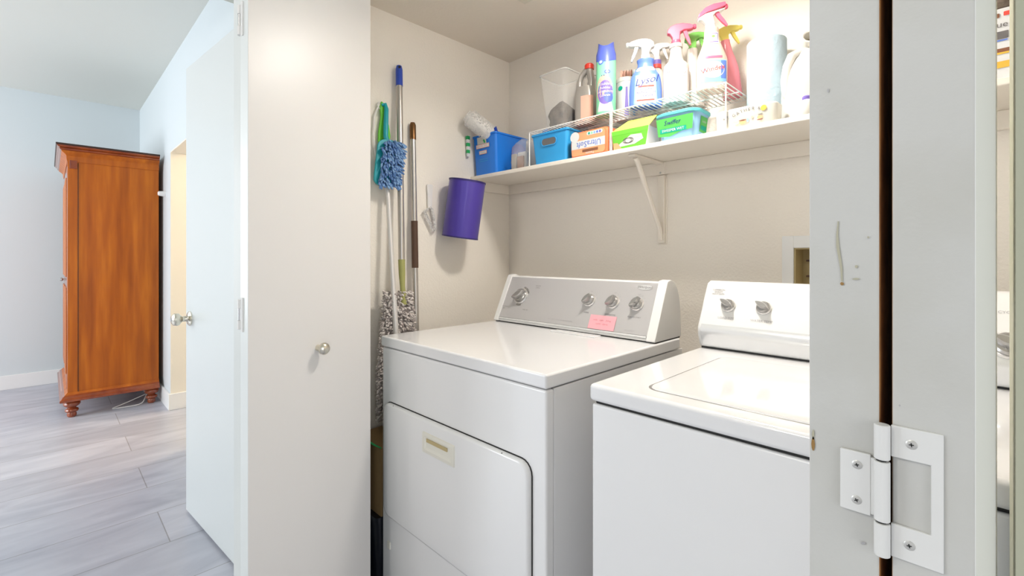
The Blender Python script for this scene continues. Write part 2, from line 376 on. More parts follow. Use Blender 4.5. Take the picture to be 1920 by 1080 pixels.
# twin leaf, built as a sub-thing part of the same folding door
u = Vector((-0.165, 0.366, 0)).normalized()
def twin(b_):
    p0 = Vector((-1.2925, 0.3445, 0)); Ln = 0.385
    T = Matrix.Translation(p0) @ Matrix.Rotation(math.atan2(u.y, u.x), 4, 'Z')
    b_.box(0, Ln, 0, 0.034, 0.015, 2.045, 'door_grey_white', T)
tw = one(twin, 'rear_panel', None, bevel=0.0015, seg=2)
bpy.context.view_layer.update(); tw.parent = ob; tw.matrix_parent_inverse = ob.matrix_world.inverted()
def small_hinge(z):
    b_ = MB(); x = -1.2935; y = 0.3405
    for k in (-0.030, 0.022): b_.lathe([(0.0062, 0), (0.0062, 0.022)], 'white_hinge', T=TR(x, y - 0.003, z + k - 0.007), n=14)
    b_.lathe([(0.0045, 0), (0.0045, 0.032)], 'steel', T=TR(x, y - 0.003, z - 0.015), n=12)
    b_.box(x + 0.004, x + 0.020, y - 0.0035, y + 0.0035, z - 0.042, z + 0.042, 'white_hinge'); b_.box(x - 0.016, x - 0.004, y - 0.004, y + 0.0015, z - 0.03, z + 0.03, 'white_hinge')
    h = b_.build('hinge', None, bevel=0.001, seg=2); h.parent = ob; h.matrix_parent_inverse = ob.matrix_world.inverted()
for z in (1.775, 1.045, 0.25): small_hinge(z)

# passage door standing open behind it
od, Ld = slab('passage_door', (-2.597, 0.454), (-1.86, 0.514), 0.035, 0.012, 2.06, 'door_grey_white', side=1)
tag(od, 'plain grey-white room door standing open behind the folding door, round knob at its left edge', 'door')
def dk(b_):
    T = frame((0.058, 0, 0.905), (1, 0, 0), (0, 0, 1), (0, -1, 0))
    b_.lathe([(0.033, 0), (0.033, 0.003), (0.028, 0.007), (0.016, 0.010), (0.012, 0.016), (0.012, 0.030), (0.018, 0.036), (0.026, 0.043), (0.029, 0.052), (0.027, 0.062), (0.019, 0.069), (0.008, 0.071)], 'nickel', T=T)
    b_.lathe([(0.007, 0.071), (0.0065, 0.0735)], 'steel', T=T)
one(dk, 'knob', od)['label'] = 'polished nickel door knob with round rose'
def dhinge(b_):
    for z in (0.25, 1.05, 1.85): b_.lathe([(0.006, 0), (0.006, 0.09)], 'white_hinge', T=TR(Ld - 0.003, -0.004, z), n=12)
one(dhinge, 'hinge', od)

# right bifold, its folded edges close to the viewer
orr, Lr = slab('bifold_door', (-0.0753, 0.343), (-0.078, 0.715), 0.0357, 0.015, 2.045, 'door_white', 'edge_paint', side=-1, m_back='raw_wood')
tag(orr, 'chipped grey-white folding closet door at right, seen edge-on close up with a white butterfly hinge', 'door')
def rt(b_):
    T = Matrix.Translation((-0.0343, 0.343, 0)) @ Matrix.Rotation(math.atan2(0.377, 0.016), 4, 'Z')
    b_.box(0, 0.377, -0.0343, 0, 0.015, 2.045, 'door_grey_white', T); b_.k[4] = b_.mi('edge_paint'); b_.k[3] = b_.mi('raw_wood'); b_.k[2] = b_.mi('trim_white')  # right-hand face painted whiter in place of light from the hall
rtw = one(rt, 'rear_panel', None, bevel=0.0012, seg=2)
bpy.context.view_layer.update()
def adopt(o, par): o.parent = par; o.matrix_parent_inverse = par.matrix_world.inverted(); return o
adopt(rtw, orr)
# dirt: a dried drip and chips of paint on the door edges
def V(x, z): return (x, 0.3427, z)
def pix(px, py, Y=0.343):   # only used to transcribe stain positions on the door edge (metres)
    r_ = (px - 960) / 870; X = Y * (r_ - 1) / (r_ + 1); zc = (Y - X) / math.sqrt(2); return X, 1.19 - (py - 480) * zc / 870
def drip(b_):
    pts = [(1572, 415), (1570, 440), (1571, 462), (1575, 485), (1578, 505), (1579, 528)]; w = [1.2, 2, 3, 2.6, 2.2, 1.6]
    L_ = []; R_ = []
    for (x, y), q in zip(pts, w): a, z = pix(x - q, y); L_.append((a, 0.3426, z)); a, z = pix(x + q, y); R_.append((a, 0.3426, z))
    n = len(pts); b_.add(L_ + R_, [(i, i + 1, n + i + 1, n + i) for i in range(n - 1)], 'stain_light')
    def dot(px, py, rx, ry, m_):
        c = [pix(px + rx * cos(2 * pi * i / 12) * random.uniform(.8, 1.15), py + ry * sin(2 * pi * i / 12) * random.uniform(.8, 1.15)) for i in range(12)]
        b_.add([(x, 0.3425, z) for x, z in c], [tuple(range(12))], m_)
    for a in ((1579, 532, 4, 3.2, 'stain'), (1525, 815, 2.6, 10, 'stain_light'), (1525, 832, 3.2, 13, 'stain'), (1826, 872, 2.5, 9, 'stain'), (1818, 912, 6, 5, 'stain_light'),
              (1618, 1018, 5, 3, 'print_light'), (1606, 500, 3, 3, 'stain_light'), (1628, 445, 2, 2, 'stain_light'), (1739, 106, 5, 4, 'print_light'), (1756, 207, 3, 3, 'print_light'), (1553, 170, 2, 4, 'print_light'),
              (1826, 300, 1.5, 12, 'stain_light'), (1826, 100, 1.2, 22, 'stain_light'), (1824, 640, 1.5, 25, 'stain_light'), (1687, 760, 2, 2, 'print_light'), (1605, 523, 7, 2, 'stain_light')): dot(*a)
adopt(one(drip, 'paint_stain', None), orr)
def leafplate(b_, pts, y0, y1, m_): b_.prism(pts, y0, y1, m_)
def bighinge(b_):
    # outer leaf: a C with two tabs, on the right-hand leaf's edge
    X0, X1 = -0.0345, -0.0122; z0, z1 = 1.0185, 1.0935
    leafplate(b_, [(X0, z0), (X1, z0), (X1, z1), (X0, z1), (X0, 1.0755), (X1 - 0.0052, 1.0755), (X1 - 0.0052, 1.0375), (X0, 1.0375)], 0.3405, 0.3428, 'white_hinge')
    # inner leaf
    leafplate(b_, [(-0.0585, 1.0375), (-0.0435, 1.0375), (-0.0435, 1.0735), (-0.0585, 1.0735)], 0.3405, 0.3428, 'white_hinge')
ho = adopt(one(bighinge, 'hinge', None, bevel=0.0006, seg=2), orr); ho['label'] = 'white painted butterfly hinge with four screws'
def knuck(b_):
    for a, z_, m_ in ((1.0185, 1.0372, 'white_hinge'), (1.0385, 1.0725, 'white_hinge'), (1.0738, 1.0935, 'white_hinge')):
        b_.lathe([(0.0034, a), (0.0038, a + 0.0004), (0.0038, z_ - 0.0004), (0.0034, z_)], m_, T=TR(-0.0381, 0.3382, 0), n=18)
    b_.lathe([(0.0024, 1.019), (0.0024, 1.093)], 'dark', T=TR(-0.0385, 0.3385, 0), n=12)
    b_.box(-0.0435, -0.0385, 0.3405, 0.3425, 1.039, 1.072, 'white_hinge')
kn = one(knuck, 'knuckle', None); bpy.context.view_layer.update(); adopt(kn, ho)
def screw(px, py, k):
    X, Z = pix(px, py, 0.3405); b_ = MB(); T = frame((X, 0.3406, Z), (1, 0, 0), (0, 0, 1), (0, -1, 0)) @ Matrix.Rotation(k, 4, 'Z')
    b_.lathe([(0.0026, 0), (0.0026, 0.0003), (0.0018, 0.0007)], 'screw', T=T, n=20)
    for a in (0, pi / 2):
        b_.box(-0.0011, 0.0011, -0.00025, 0.00025, 0.0006, 0.00085, 'dark', T @ Matrix.Rotation(a, 4, 'Z'))
    s = b_.build('screw', None); adopt(s, ho)
for a in ((1607, 871, .3), (1606, 937, .5), (1709, 834, .1), (1705, 1023, .2)): screw(*a)

# ------------------------------------------------------------ armoire
AX = -4.72
ar = thing('armoire', 'tall cherry-stained wooden armoire with moulded cornice and turned feet', 'armoire', (AX - 0.55, 0.36, 0))
hx = 0.55; y0, y1 = 0.105 - 0.36, 0.64 - 0.36
def arm_body(b_):
    b_.box(-hx, hx - 0.0, y0 + 0.012, y1, 0.17, 1.90, 'cherry')
one(arm_body, 'cabinet', ar, bevel=0.002)
def stile(b_):
    b_.box(hx - 0.065, hx + 0.004, y0 - 0.003, y0 + 0.052, 0.176, 1.90, 'cherry')
    b_.box(hx + 0.0, hx + 0.0075, y0 + 0.052, y0 + 0.055, 0.18, 1.88, 'cherry_edge'); b_.box(hx + 0.0, hx + 0.010, y0 + 0.008, y0 + 0.048, 1.835, 1.895, 'cherry_dark')
one(stile, 'corner_post', ar, bevel=0.004)
one(lambda b_: b_.box(-hx - 0.004, -hx + 0.065, y0 - 0.003, y0 + 0.052, 0.176, 1.90, 'cherry'), 'corner_post', ar, bevel=0.004)
def rimmed(b_, prof, m_):   # moulding on three sides: prof (outset, z)
    rings = []
    for o_, z in prof: rings.append([(hx + o_, y1, z), (hx + o_, y0 - o_, z), (-hx - o_, y0 - o_, z), (-hx - o_, y1, z)])
    b_.loft(rings, m_)
def cornice(b_):
    rimmed(b_, [(0.006, 1.885), (0.010, 1.905), (0.010, 1.925), (0.016, 1.935), (0.030, 1.948), (0.036, 1.955), (0.036, 1.960)], 'cherry')
    rimmed(b_, [(0.034, 1.960), (0.044, 1.964), (0.048, 1.973), (0.044, 1.978), (0.056, 1.984), (0.060, 1.994)], 'cherry_dark')
    rimmed(b_, [(0.062, 1.994), (0.066, 1.999), (0.066, 2.007)], 'cherry_edge')
one(cornice, 'cornice', ar, angle=20)
def plinth(b_):
    rimmed(b_, [(0.030, 0.118), (0.046, 0.124), (0.046, 0.138), (0.036, 0.146), (0.030, 0.160), (0.006, 0.178)], 'cherry_dark'); rimmed(b_, [(0.030, 0.150), (0.018, 0.170), (0.004, 0.186)], 'cherry')
one(plinth, 'base_moulding', ar, angle=20)
for sx in (-1, 1):
    b_ = MB(); xa, xb = sorted((sx * 0.004, sx * (hx - 0.07)))
    b_.box(xa, xb, y0 - 0.006, y0 + 0.012, 0.20, 1.86, 'cherry_dark'); b_.box(xa + 0.06, xb - 0.06, y0 - 0.012, y0, 0.30, 0.95, 'cherry'); b_.box(xa + 0.06, xb - 0.06, y0 - 0.012, y0, 1.03, 1.78, 'cherry')
    dr = b_.build('door', ar, bevel=0.004)
    one(lambda b2: b2.lathe([(0.006, 0), (0.006, 0.012), (0.014, 0.02), (0.012, 0.03), (0.003, 0.033)], 'steel', T=frame((sx * 0.035, y0 - 0.006, 1.0), (1, 0, 0), (0, 0, 1), (0, -1, 0)), n=16), 'door_knob', dr)
def foot(b_): b_.lathe([(0.020, 0), (0.026, 0.006), (0.028, 0.022), (0.024, 0.034), (0.036, 0.040), (0.040, 0.050), (0.036, 0.060), (0.024, 0.066), (0.026, 0.072), (0.044, 0.084), (0.050, 0.098), (0.046, 0.110), (0.040, 0.118)], 'cherry_dark', n=24)
for x, y in ((hx - 0.02, y0 + 0.02), (hx - 0.02, y1 - 0.045), (-hx + 0.02, y0 + 0.02), (-hx + 0.02, y1 - 0.045)):
    f_ = one(foot, 'foot', ar); f_.location = (x, y, 0)
def cable(b_):
    pts = [(-4.80, 0.60, 0.075), (-4.79, 0.52, 0.05), (-4.77, 0.42, 0.018), (-4.745, 0.34, 0.005), (-4.73, 0.36, 0.005), (-4.72, 0.44, 0.005), (-4.715, 0.52, 0.005), (-4.73, 0.545, 0.02), (-4.78, 0.56, 0.05), (-4.80, 0.59, 0.10)]
    b_.tube(pts, 0.004, 'white_plastic', 8)
tag(one(cable, 'power_cable', sub=1), 'white cable looped on the floor under the wooden armoire', 'cable')
sw = thing('wall_stop', 'small white knob on the wall beside the armoire', 'door stop', (-4.62, 0.67, 1.69))
one(lambda b_: b_.lathe([(0.022, 0), (0.022, 0.01), (0.018, 0.045), (0.012, 0.05)], 'white_plastic', T=frame((0, 0, 0), (1, 0, 0), (0, 0, 1), (0, -1, 0)), n=20), 'cap', sw)

# ------------------------------------------------------------ dryer
X0, X1 = -1.43, -0.69; YF = 0.80
dz = 0.885
dy = thing('clothes_dryer', 'white front-loading clothes dryer with silver control panel, left of the washer', 'dryer', ((X0 + X1) / 2, YF, 0))
w2 = (X1 - X0) / 2
def dcab(b_):
    b_.box(-w2 + 0.004, w2 - 0.004, 0.033, 0.70, 0.01, dz - 0.003, 'appliance'); b_.box(-w2 + 0.010, w2 - 0.010, 0.02, 0.60, dz - 0.006, dz + 0.001, 'dark')
one(dcab, 'cabinet', dy, bevel=0.003)
bx('front_panel', -w2 + 0.003, w2 - 0.003, 0.004, 0.0325, 0.01, dz - 0.003, 'appliance', dy, bevel=0.006)
bx('top_panel', -w2, w2, 0.0, 0.675, dz, 0.92, 'appliance_top', dy, bevel=0.006, seg=4)
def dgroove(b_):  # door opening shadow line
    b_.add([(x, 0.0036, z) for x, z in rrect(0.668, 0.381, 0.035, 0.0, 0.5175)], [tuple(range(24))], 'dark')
def door_d(b_):
    cx = -1.069 - (X0 + X1) / 2
    o1 = rrect(0.662, 0.374, 0.032, cx, 0.5175); i1 = rrect(0.652, 0.364, 0.028, cx, 0.5175)
    # cut for handle is a shallow tray of its own
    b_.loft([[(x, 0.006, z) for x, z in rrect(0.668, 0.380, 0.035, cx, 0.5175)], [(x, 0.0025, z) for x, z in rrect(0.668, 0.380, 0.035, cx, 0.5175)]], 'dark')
    b_.loft([[(x, 0.006, z) for x, z in o1], [(x, -0.004, z) for x, z in o1], [(x, -0.0085, z) for x, z in rrect(0.656, 0.368, 0.03, cx, 0.5175)], [(x, -0.0095, z) for x, z in rrect(0.645, 0.357, 0.026, cx, 0.5175)]], 'appliance')
    for q in (-0.27, 0.24): b_.lathe([(0.004, 0), (0.003, 0.002)], 'print_grey', T=frame((cx + q, -0.006, 0.700), (1, 0, 0), (0, 0, 1), (0, -1, 0)), n=10)
dd = one(door_d, 'door', dy, angle=50)
def dhandle(b_):
    cx = -1.090 - (X0 + X1) / 2; cz = 0.638
    A = [rrect(0.155, 0.062, 0.004, cx, cz), rrect(0.151, 0.058, 0.004, cx, cz), rrect(0.128, 0.040, 0.003, cx, cz), rrect(0.120, 0.032, 0.003, cx, cz + 0.003)]
    ys = [-0.0090, -0.0125, -0.0130, -0.0098]
    b_.loft([[(x, y, z) for x, z in p] for p, y in zip(A, ys)], 'handle_cream')
    b_.box(cx - 0.055, cx + 0.045, -0.0125, -0.0102, cz + 0.004, cz + 0.014, 'recess_tan')
one(dhandle, 'handle', dd, angle=25)['label'] = 'cream recessed pull handle'
bx('latch_tab', -1.392 - (X0 + X1) / 2, -1.374 - (X0 + X1) / 2, 0.001, 0.006, 0.215, 0.24, 'handle_cream', dy, bevel=0.002)
# lint screen cover
bx('lint_screen_cover', -0.02, 0.17, 0.472, 0.513, 0.9195, 0.9235, 'appliance_top', dy, bevel=0.002)
# console
prof = [(0.520, 0.9235), (0.516, 0.927), (0.520, 0.934), (0.600, 1.100), (0.604, 1.104), (0.616, 1.107), (0.640, 1.100), (0.662, 1.078), (0.678, 1.045), (0.686, 1.00), (0.690, 0.9235)]
def cons(b_, x0, x1, o_=0, m_='appliance_plastic'):
    b_.xprism([(y - (o_ if y < 0.61 else -o_ * 0.3), z + (o_ if z > 1.0 else 0)) for y, z in prof], x0, x1, m_)
one(lambda b_: cons(b_, -w2 + 0.035, w2 - 0.036), 'console', dy, bevel=0.002)
for a, c in ((-w2 + 0.010, -w2 + 0.0345), (w2 - 0.0355, w2 - 0.004)): one(lambda b_: cons(b_, a, c, 0.006), 'console_end_cap', dy, bevel=0.006, angle=50)
bx('console_gap_shade', -w2 + 0.014, w2 - 0.006, 0.522, 0.685, 0.9195, 0.9240, 'dark', dy)  # dark strip standing in for the shade in the gap under the console
# face frame on the slanted panel
vdir = Vector((0, 0.080, 0.166)).normalized(); nrm = Vector((0, -vdir.z, vdir.y))
def face(x, t, off=0.0): p = Vector((x, 0.520, 0.934)) + vdir * t + nrm * off; return frame(p, (1, 0, 0), vdir, nrm)
def panel(b_):
    T = face(0, 0.092, 0.0025); b_.box(-w2 + 0.0352, w2 - 0.0362, -0.086, 0.0925, -0.003, 0.0, 'silver_panel', T)
    b_.box(-w2 + 0.036, w2 - 0.037, -0.0935, -0.088, -0.002, 0.0015, 'silver_band', T)
    T = face(0, 0.092, 0.0029)
    def tx(s, x, t, size=0.006, m_='print_grey', **k): put_text(b_, s, size, m_, face(x, t, 0.0030), **k)
    cx = (X0 + X1) / 2; dx = -1.309 - cx
    tx('DELICATE', dx + 0.075, 0.150); tx('CASUAL', dx + 0.075, 0.142); tx('AUTOMATIC', dx - 0.07, 0.052); tx('DRY', dx - 0.075, 0.044); tx('TIMED DRY', dx + 0.045, 0.046)
    for i in range(13):
        a = R(-60 + i * 25); q = face(dx, 0.102, 0.0030) @ Matrix.Rotation(a, 4, 'Z'); b_.box(0.038, 0.046, -0.0004, 0.0004, 0, 0.0002, 'print_light', q)
    for a0, a1 in ((20, 85), (-110, -70), (170, 200)):
        for k in range(6):
            aa = a0 + (a1 - a0) * k / 6; ab = a0 + (a1 - a0) * (k + 1) / 6
            b_.add([(rr * cos(R(q)), rr * sin(R(q)), 0) for rr, q in ((0.034, aa), (0.042, aa), (0.042, ab), (0.034, ab))], [(0, 1, 2, 3)], 'knob_grey', face(dx, 0.102, 0.0031))
    for kx, nm in ((-0.973, 'SIGNAL'), (-0.876, 'TEMPERATURE'), (-0.7845, 'PUSH TO START')):
        x = kx - cx; tx(nm, x, 0.062, 0.0065); tx(nm[:4], x, 0.142, 0.0045, 'print_light')
        for i in range(7):
            q = face(x, 0.108, 0.0030) @ Matrix.Rotation(R(20 + i * 23), 4, 'Z'); b_.box(0.028, 0.033, -0.0003, 0.0003, 0, 0.0002, 'print_light', q)
    tx('LINT SCREEN  CLEAN BEFORE EACH LOAD', -0.02, 0.022, 0.006, 'print_light'); tx('HEAVY DUTY', w2 - 0.10, 0.016, 0.006, 'print_light')
    q = face(-0.771 - cx, 0.168, 0.0031); flat(b_, oval(0.058, 0.021), 'print_light', q); q2 = face(-0.771 - cx, 0.168, 0.0034); flat(b_, oval(0.054, 0.018), 'silver_band', q2)
    put_text(b_, 'Whirlpool', 0.0125, 'print_grey', face(-0.771 - cx, 0.168, 0.0038), shear=0.2)
one(panel, 'control_panel', dy)['label'] = 'silver control panel with grey printing'
def knob(par, T, r_, name='knob'):
    b_ = MB(); b_.lathe([(r_ * 1.18, 0), (r_ * 1.18, 0.003), (r_ * 1.05, 0.006)], 'knob_ring', T=T, n=32); b_.lathe([(r_, 0.005), (r_ * 0.97, 0.012), (r_ * 0.80, 0.015)], 'knob_grey', T=T, n=32)
    k = b_.build(name, par)
    b2 = MB(); n = 9; q = []   # lens-shaped grip
    for i in range(n): t = -1 + 2 * i / (n - 1); q.append((r_ * 1.08 * t, r_ * 0.48 * (1 - t * t) + 0.001))
    q += [(x, -y) for x, y in reversed(q)]
    b2.loft([[(x, y, 0.010) for x, y in q], [(x * .97, y * .85, 0.026) for x, y in q], [(x * .88, y * .55, 0.030) for x, y in q]], 'knob_grey', T=T)
    b2.build('grip', k)
    return k
cx = (X0 + X1) / 2
knob(dy, face(-1.309 - cx, 0.102, 0.003) @ Matrix.Rotation(R(35), 4, 'Z'), 0.029, 'cycle_dial')
for kx in (-0.973, -0.876, -0.7845): knob(dy, face(kx - cx, 0.108, 0.003) @ Matrix.Rotation(R(52), 4, 'Z'), 0.0205)
# sticky note on it
nt_ = MB(); TT = Matrix.Translation((cx, YF, 0)) @ face(-0.898 - cx, 0.030, 0.0042)
nt_.box(-0.052, 0.052, -0.024, 0.026, 0, 0.0006, 'pink_paper', TT)
squiggle(nt_, .076, .007, 'pencil', onT(TT @ Matrix.Translation((0, .008, .0011))), 3, words=3); squiggle(nt_, .055, .006, 'pencil', onT(TT @ Matrix.Translation((.004, -.005, .0011))), 4)
tag(nt_.build('sticky_note'), 'pink handwritten sticky note on the silver panel of the dryer', 'note')

# ------------------------------------------------------------ washer
X0w, X1w = -0.573, 0.113; cw = (X0w + X1w) / 2; w3 = (X1w - X0w) / 2
wa = thing('washing_machine', 'white top-loading washing machine standing at right of the dryer', 'washing machine', (cw, YF, 0))
def wcab(b_):
    b_.box(-w3 + 0.004, w3 - 0.004, 0.006, 0.66, 0.01, 0.882, 'appliance'); b_.box(-w3 + 0.008, w3 - 0.008, 0.012, 0.6, 0.88, 0.889, 'dark')
one(wcab, 'cabinet', wa, bevel=0.007)
one(lambda b_: b_.box(-w3, w3, 0, 0.65, 0.888, 0.924, 'appliance_top'), 'top_panel', wa, bevel=0.009, seg=5)
def lid(b_):
    cxl = 0.0; o1 = rrect(0.48, 0.41, 0.03, cxl, 0.255)
    b_.loft([[(x, y, 0.9235) for x, y in o1], [(x, y, 0.9262) for x, y in rrect(0.476, 0.406, 0.03, cxl, 0.255)], [(x, y, 0.9268) for x, y in rrect(0.46, 0.39, 0.03, cxl, 0.255)]], 'appliance_top')
    b_.loft([[(x, y, 0.9240) for x, y in rrect(0.486, 0.416, 0.032, cxl, 0.255)], [(x, y, 0.92425) for x, y in rrect(0.488, 0.418, 0.032, cxl, 0.255)]], 'knob_grey')
one(lid, 'lid', wa, angle=20)
wp = [(0.548, 0.9275), (0.545, 0.932), (0.532, 0.962), (0.530, 0.972), (0.530, 0.984), (0.536, 0.996), (0.594, 1.100), (0.602, 1.110), (0.620, 1.116), (0.640, 1.112), (0.655, 1.095), (0.66, 0.9275)]
def wcons(b_):
    b_.xprism(wp, -w3 + 0.002, w3 - 0.002, 'appliance_plastic')
one(wcons, 'console', wa, bevel=0.006, seg=4, angle=50)
bx('console_gap_shade', -w3 + 0.006, w3 - 0.006, 0.5495, 0.648, 0.9235, 0.928, 'dark', wa)  # shaded gap below the washer console, drawn as a dark strip
def band(b_):
    pts = [(0.5440, 0.931), (0.5302, 0.962), (0.5285, 0.972), (0.5285, 0.984), (0.5345, 0.995)]
    n = len(pts); b_.add([(-w3 + 0.012, y, z) for y, z in pts] + [(w3 - 0.012, y, z) for y, z in pts], [(i, i + 1, n + i + 1, n + i) for i in range(n - 1)], 'silver_band')
one(band, 'trim_band', wa, angle=60)['label'] = 'glossy silvery lower band of the console'
wv = Vector((0, 0.058, 0.104)).normalized(); wn = Vector((0, -wv.z, wv.y))
def wface(x, t, off=0.0): p = Vector((x, 0.536, 0.996)) + wv * t + wn * off; return frame(p, (1, 0, 0), wv, wn)
def wprint(b_):
    for i, s in enumerate(('COMMERCIAL', 'QUALITY', 'HEAVY DUTY')): put_text(b_, s, 0.0068, 'print_grey', wface(-w3 + 0.042, 0.108 - i * 0.0068, 0.0012), wide=0.85)
    put_text(b_, 'LOAD SIZE', 0.009, 'print_light', wface(-0.497 - cw, 0.022, 0.0012)); put_text(b_, 'WATER TEMP', 0.009, 'print_light', wface(-0.405 - cw, 0.022, 0.0012))
    put_text(b_, 'CYCLE', 0.009, 'print_light', wface(0.045 - cw, 0.09, 0.0012))
one(wprint, 'printed_text', wa)
for kx, t, r_ in ((-0.497, 0.060, 0.0165), (-0.4046, 0.060, 0.0165), (0.046, 0.018, 0.024)): knob(wa, wface(kx - cw, t, 0.001) @ Matrix.Rotation(R(-25), 4, 'Z'), r_)

# ------------------------------------------------------------ shelf, bracket, supply box, vent, lamp
ZS = 1.562
sh = thing('wall_shelf', 'long painted wooden closet shelf above the washer and dryer', 'shelf', (-0.735, 1.53, ZS))
sh.location = (-0.735, 1.53, ZS)
def SL(p): return (p[0] + 0.735, p[1] - 1.53, p[2] - ZS)
def lbox(b_, x0, x1, y0, y1, z0, z1, m_): b_.box(x0 + 0.735, x1 + 0.735, y0 - 1.53, y1 - 1.53, z0 - ZS, z1 - ZS, m_)
one(lambda b_: lbox(b_, -1.68, 0.21, 1.403, 1.66, 1.545, ZS, 'shelf_white'), 'board', sh, bevel=0.003)
one(lambda b_: (lbox(b_, -1.68, 0.21, 1.642, 1.66, 1.4985, 1.545, 'shelf_white')), 'cleat', sh, bevel=0.002)
one(lambda b_: (lbox(b_, -1.68, -1.662, 1.42, 1.642, 1.4985, 1.545, 'shelf_white')), 'cleat', sh, bevel=0.002)
bk = thing('shelf_bracket', 'white metal bracket bracing the shelf against the back wall', 'bracket', (-0.845, 1.642, 1.24))
def brk(b_):
    b_.box(-0.018, 0.018, -0.003, 0.002, 0.258, 0.303, 'shelf_white'); b_.box(-0.018, 0.018, 0.0145, 0.018, -0.005, 0.256, 'shelf_white')
    b_.box(-0.013, 0.013, 0.002, 0.0145, 0.0, 0.256, 'shelf_white')
one(brk, 'wall_plate', bk, bevel=0.0015)
one(lambda b_: b_.box(-0.013, 0.013, -0.21, 0.0, 0.296, 0.3045, 'shelf_white'), 'top_arm', bk, bevel=0.0015)
def brace(b_):
    b_.tube([(0, -0.185, 0.296), (-0.0, -0.17, 0.285), (0, -0.01, 0.055), (0, -0.002, 0.03), (0, 0.0, 0.01)], 0.0095, 'shelf_white', 10)
one(brace, 'brace', bk)
for z in (0.265, 0.012):
  def scr(b_):
    b_.lathe([(0.004, 0), (0.003, 0.0015)], 'steel', T=frame((0, -0.003 if z > .1 else 0.0145, z), (1, 0, 0), (0, 0, 1), (0, -1, 0)), n=12)
  one(scr, 'screw', bk)
sb = thing('supply_box', 'recessed plastic supply box in the back wall above the washing machine', 'wall box', (-0.2475, 1.66, 1.09))
def sbf(b_):
    X_, z0, z1 = 0.190, -0.145, 0.163; a, c = 0.1575, 0.125
    b_.box(-X_, -a, -0.006, 0.0, z0, z1, 'trim_white'); b_.box(a, X_, -0.006, 0.0, z0, z1, 'trim_white'); b_.box(-a, a, -0.006, 0.0, c, z1, 'trim_white'); b_.box(-a, a, -0.006, 0.0, z0, -0.11, 'trim_white')
one(sbf, 'frame', sb, bevel=0.0015)
def sbr(b_):
    b_.box(-0.157, 0.157, 0.088, 0.092, -0.11, 0.125, 'recess_tan'); b_.box(-0.157, -0.153, 0, 0.09, -0.11, 0.125, 'recess_tan'); b_.box(0.153, 0.157, 0, 0.09, -0.11, 0.125, 'recess_tan')
    b_.box(-0.153, 0.153, 0, 0.09, 0.121, 0.125, 'recess_tan'); b_.box(-0.153, 0.153, 0, 0.09, -0.11, -0.106, 'recess_tan')
    for z in (0.085, 0.035): b_.box(-0.14, -0.10, 0.07, 0.088, z - 0.003, z + 0.003, 'brown_grip')
one(sbr, 'recess', sb)
vt = thing('ceiling_vent', 'slatted beige metal vent in the closet ceiling', 'vent', (-1.10, 1.16, 2.173))
def vf(b_):
    for a in ((-0.14, 0.14, -0.15, -0.13), (-0.14, 0.14, 0.13, 0.15), (-0.14, -0.12, -0.13, 0.13), (0.12, 0.14, -0.13, 0.13)): b_.box(a[0], a[1], a[2], a[3], -0.006, 0, 'vent_metal')
one(vf, 'frame', vt, bevel=0.0015)
def vs_(b_):
    b_.box(-0.12, 0.12, -0.13, 0.13, -0.001, 0, 'dark')
    for i in range(17): x = -0.112 + i * 0.014; b_.box(x - 0.0045, x + 0.0025, -0.13, 0.13, -0.006, -0.002, 'vent_metal', Matrix.Identity(4))
one(vs_, 'slats', vt)
lp = thing('ceiling_lamp', 'round flush ceiling lamp of the closet', 'lamp', (-0.62, 1.13, 2.173))
one(lambda b_: b_.lathe([(0.13, 0), (0.13, -0.018), (0.122, -0.022), (0.118, -0.020)], 'white_plastic', n=40), 'base', lp)
one(lambda b_: b_.lathe([(0.117, -0.018), (0.112, -0.030), (0.095, -0.044), (0.06, -0.054), (0.01, -0.058)], 'lamp_glass', n=40), 'diffuser', lp)

# ------------------------------------------------------------ things leaning on and hanging from the left wall
mop = thing('mop', 'long-handled mop with blue cap and grey fluffy head leaning in the corner gap', 'mop', (-1.60, 0.97, 0.55))
def P(o, p): return (p[0] - o[0], p[1] - o[1], p[2] - o[2])
mo = (-1.60, 0.97, 0.55); A = Vector((-1.655, 1.007, 1.96)); Bm = Vector((-1.60, 0.985, 1.172))
def seg(p, q, t): return p + (q - p) * t
one(lambda b_: b_.tube([P(mo, seg(A, Bm, 0.10)), P(mo, Bm)], 0.0125, 'alu', 16), 'handle', mop)
def mcap(b_):
    b_.tube([P(mo, seg(A, Bm, 0.105)), P(mo, seg(A, Bm, 0.02)), P(mo, seg(A, Bm, 0.0))], [0.0142, 0.0142, 0.0105], 'blue_cap', 16)
    b_.tube([P(mo, seg(A, Bm, 0.012) + Vector((0.013, -0.006, 0))), P(mo, seg(A, Bm, 0.012) + Vector((0.0152, -0.0075, 0)))], 0.005, 'dark', 12)
one(mcap, 'end_cap', mop)['label'] = 'blue plastic end cap'
one(lambda b_: b_.tube([P(mo, Bm + Vector((0, 0, 0.004))), P(mo, (-1.597, 0.985, 1.12)), P(mo, (-1.590, 0.983, 1.07)), P(mo, (-1.582, 0.985, 1.00))], [0.0138, 0.0128, 0.010, 0.012], 'olive_plastic', 16), 'neck', mop)['label'] = 'olive plastic neck'
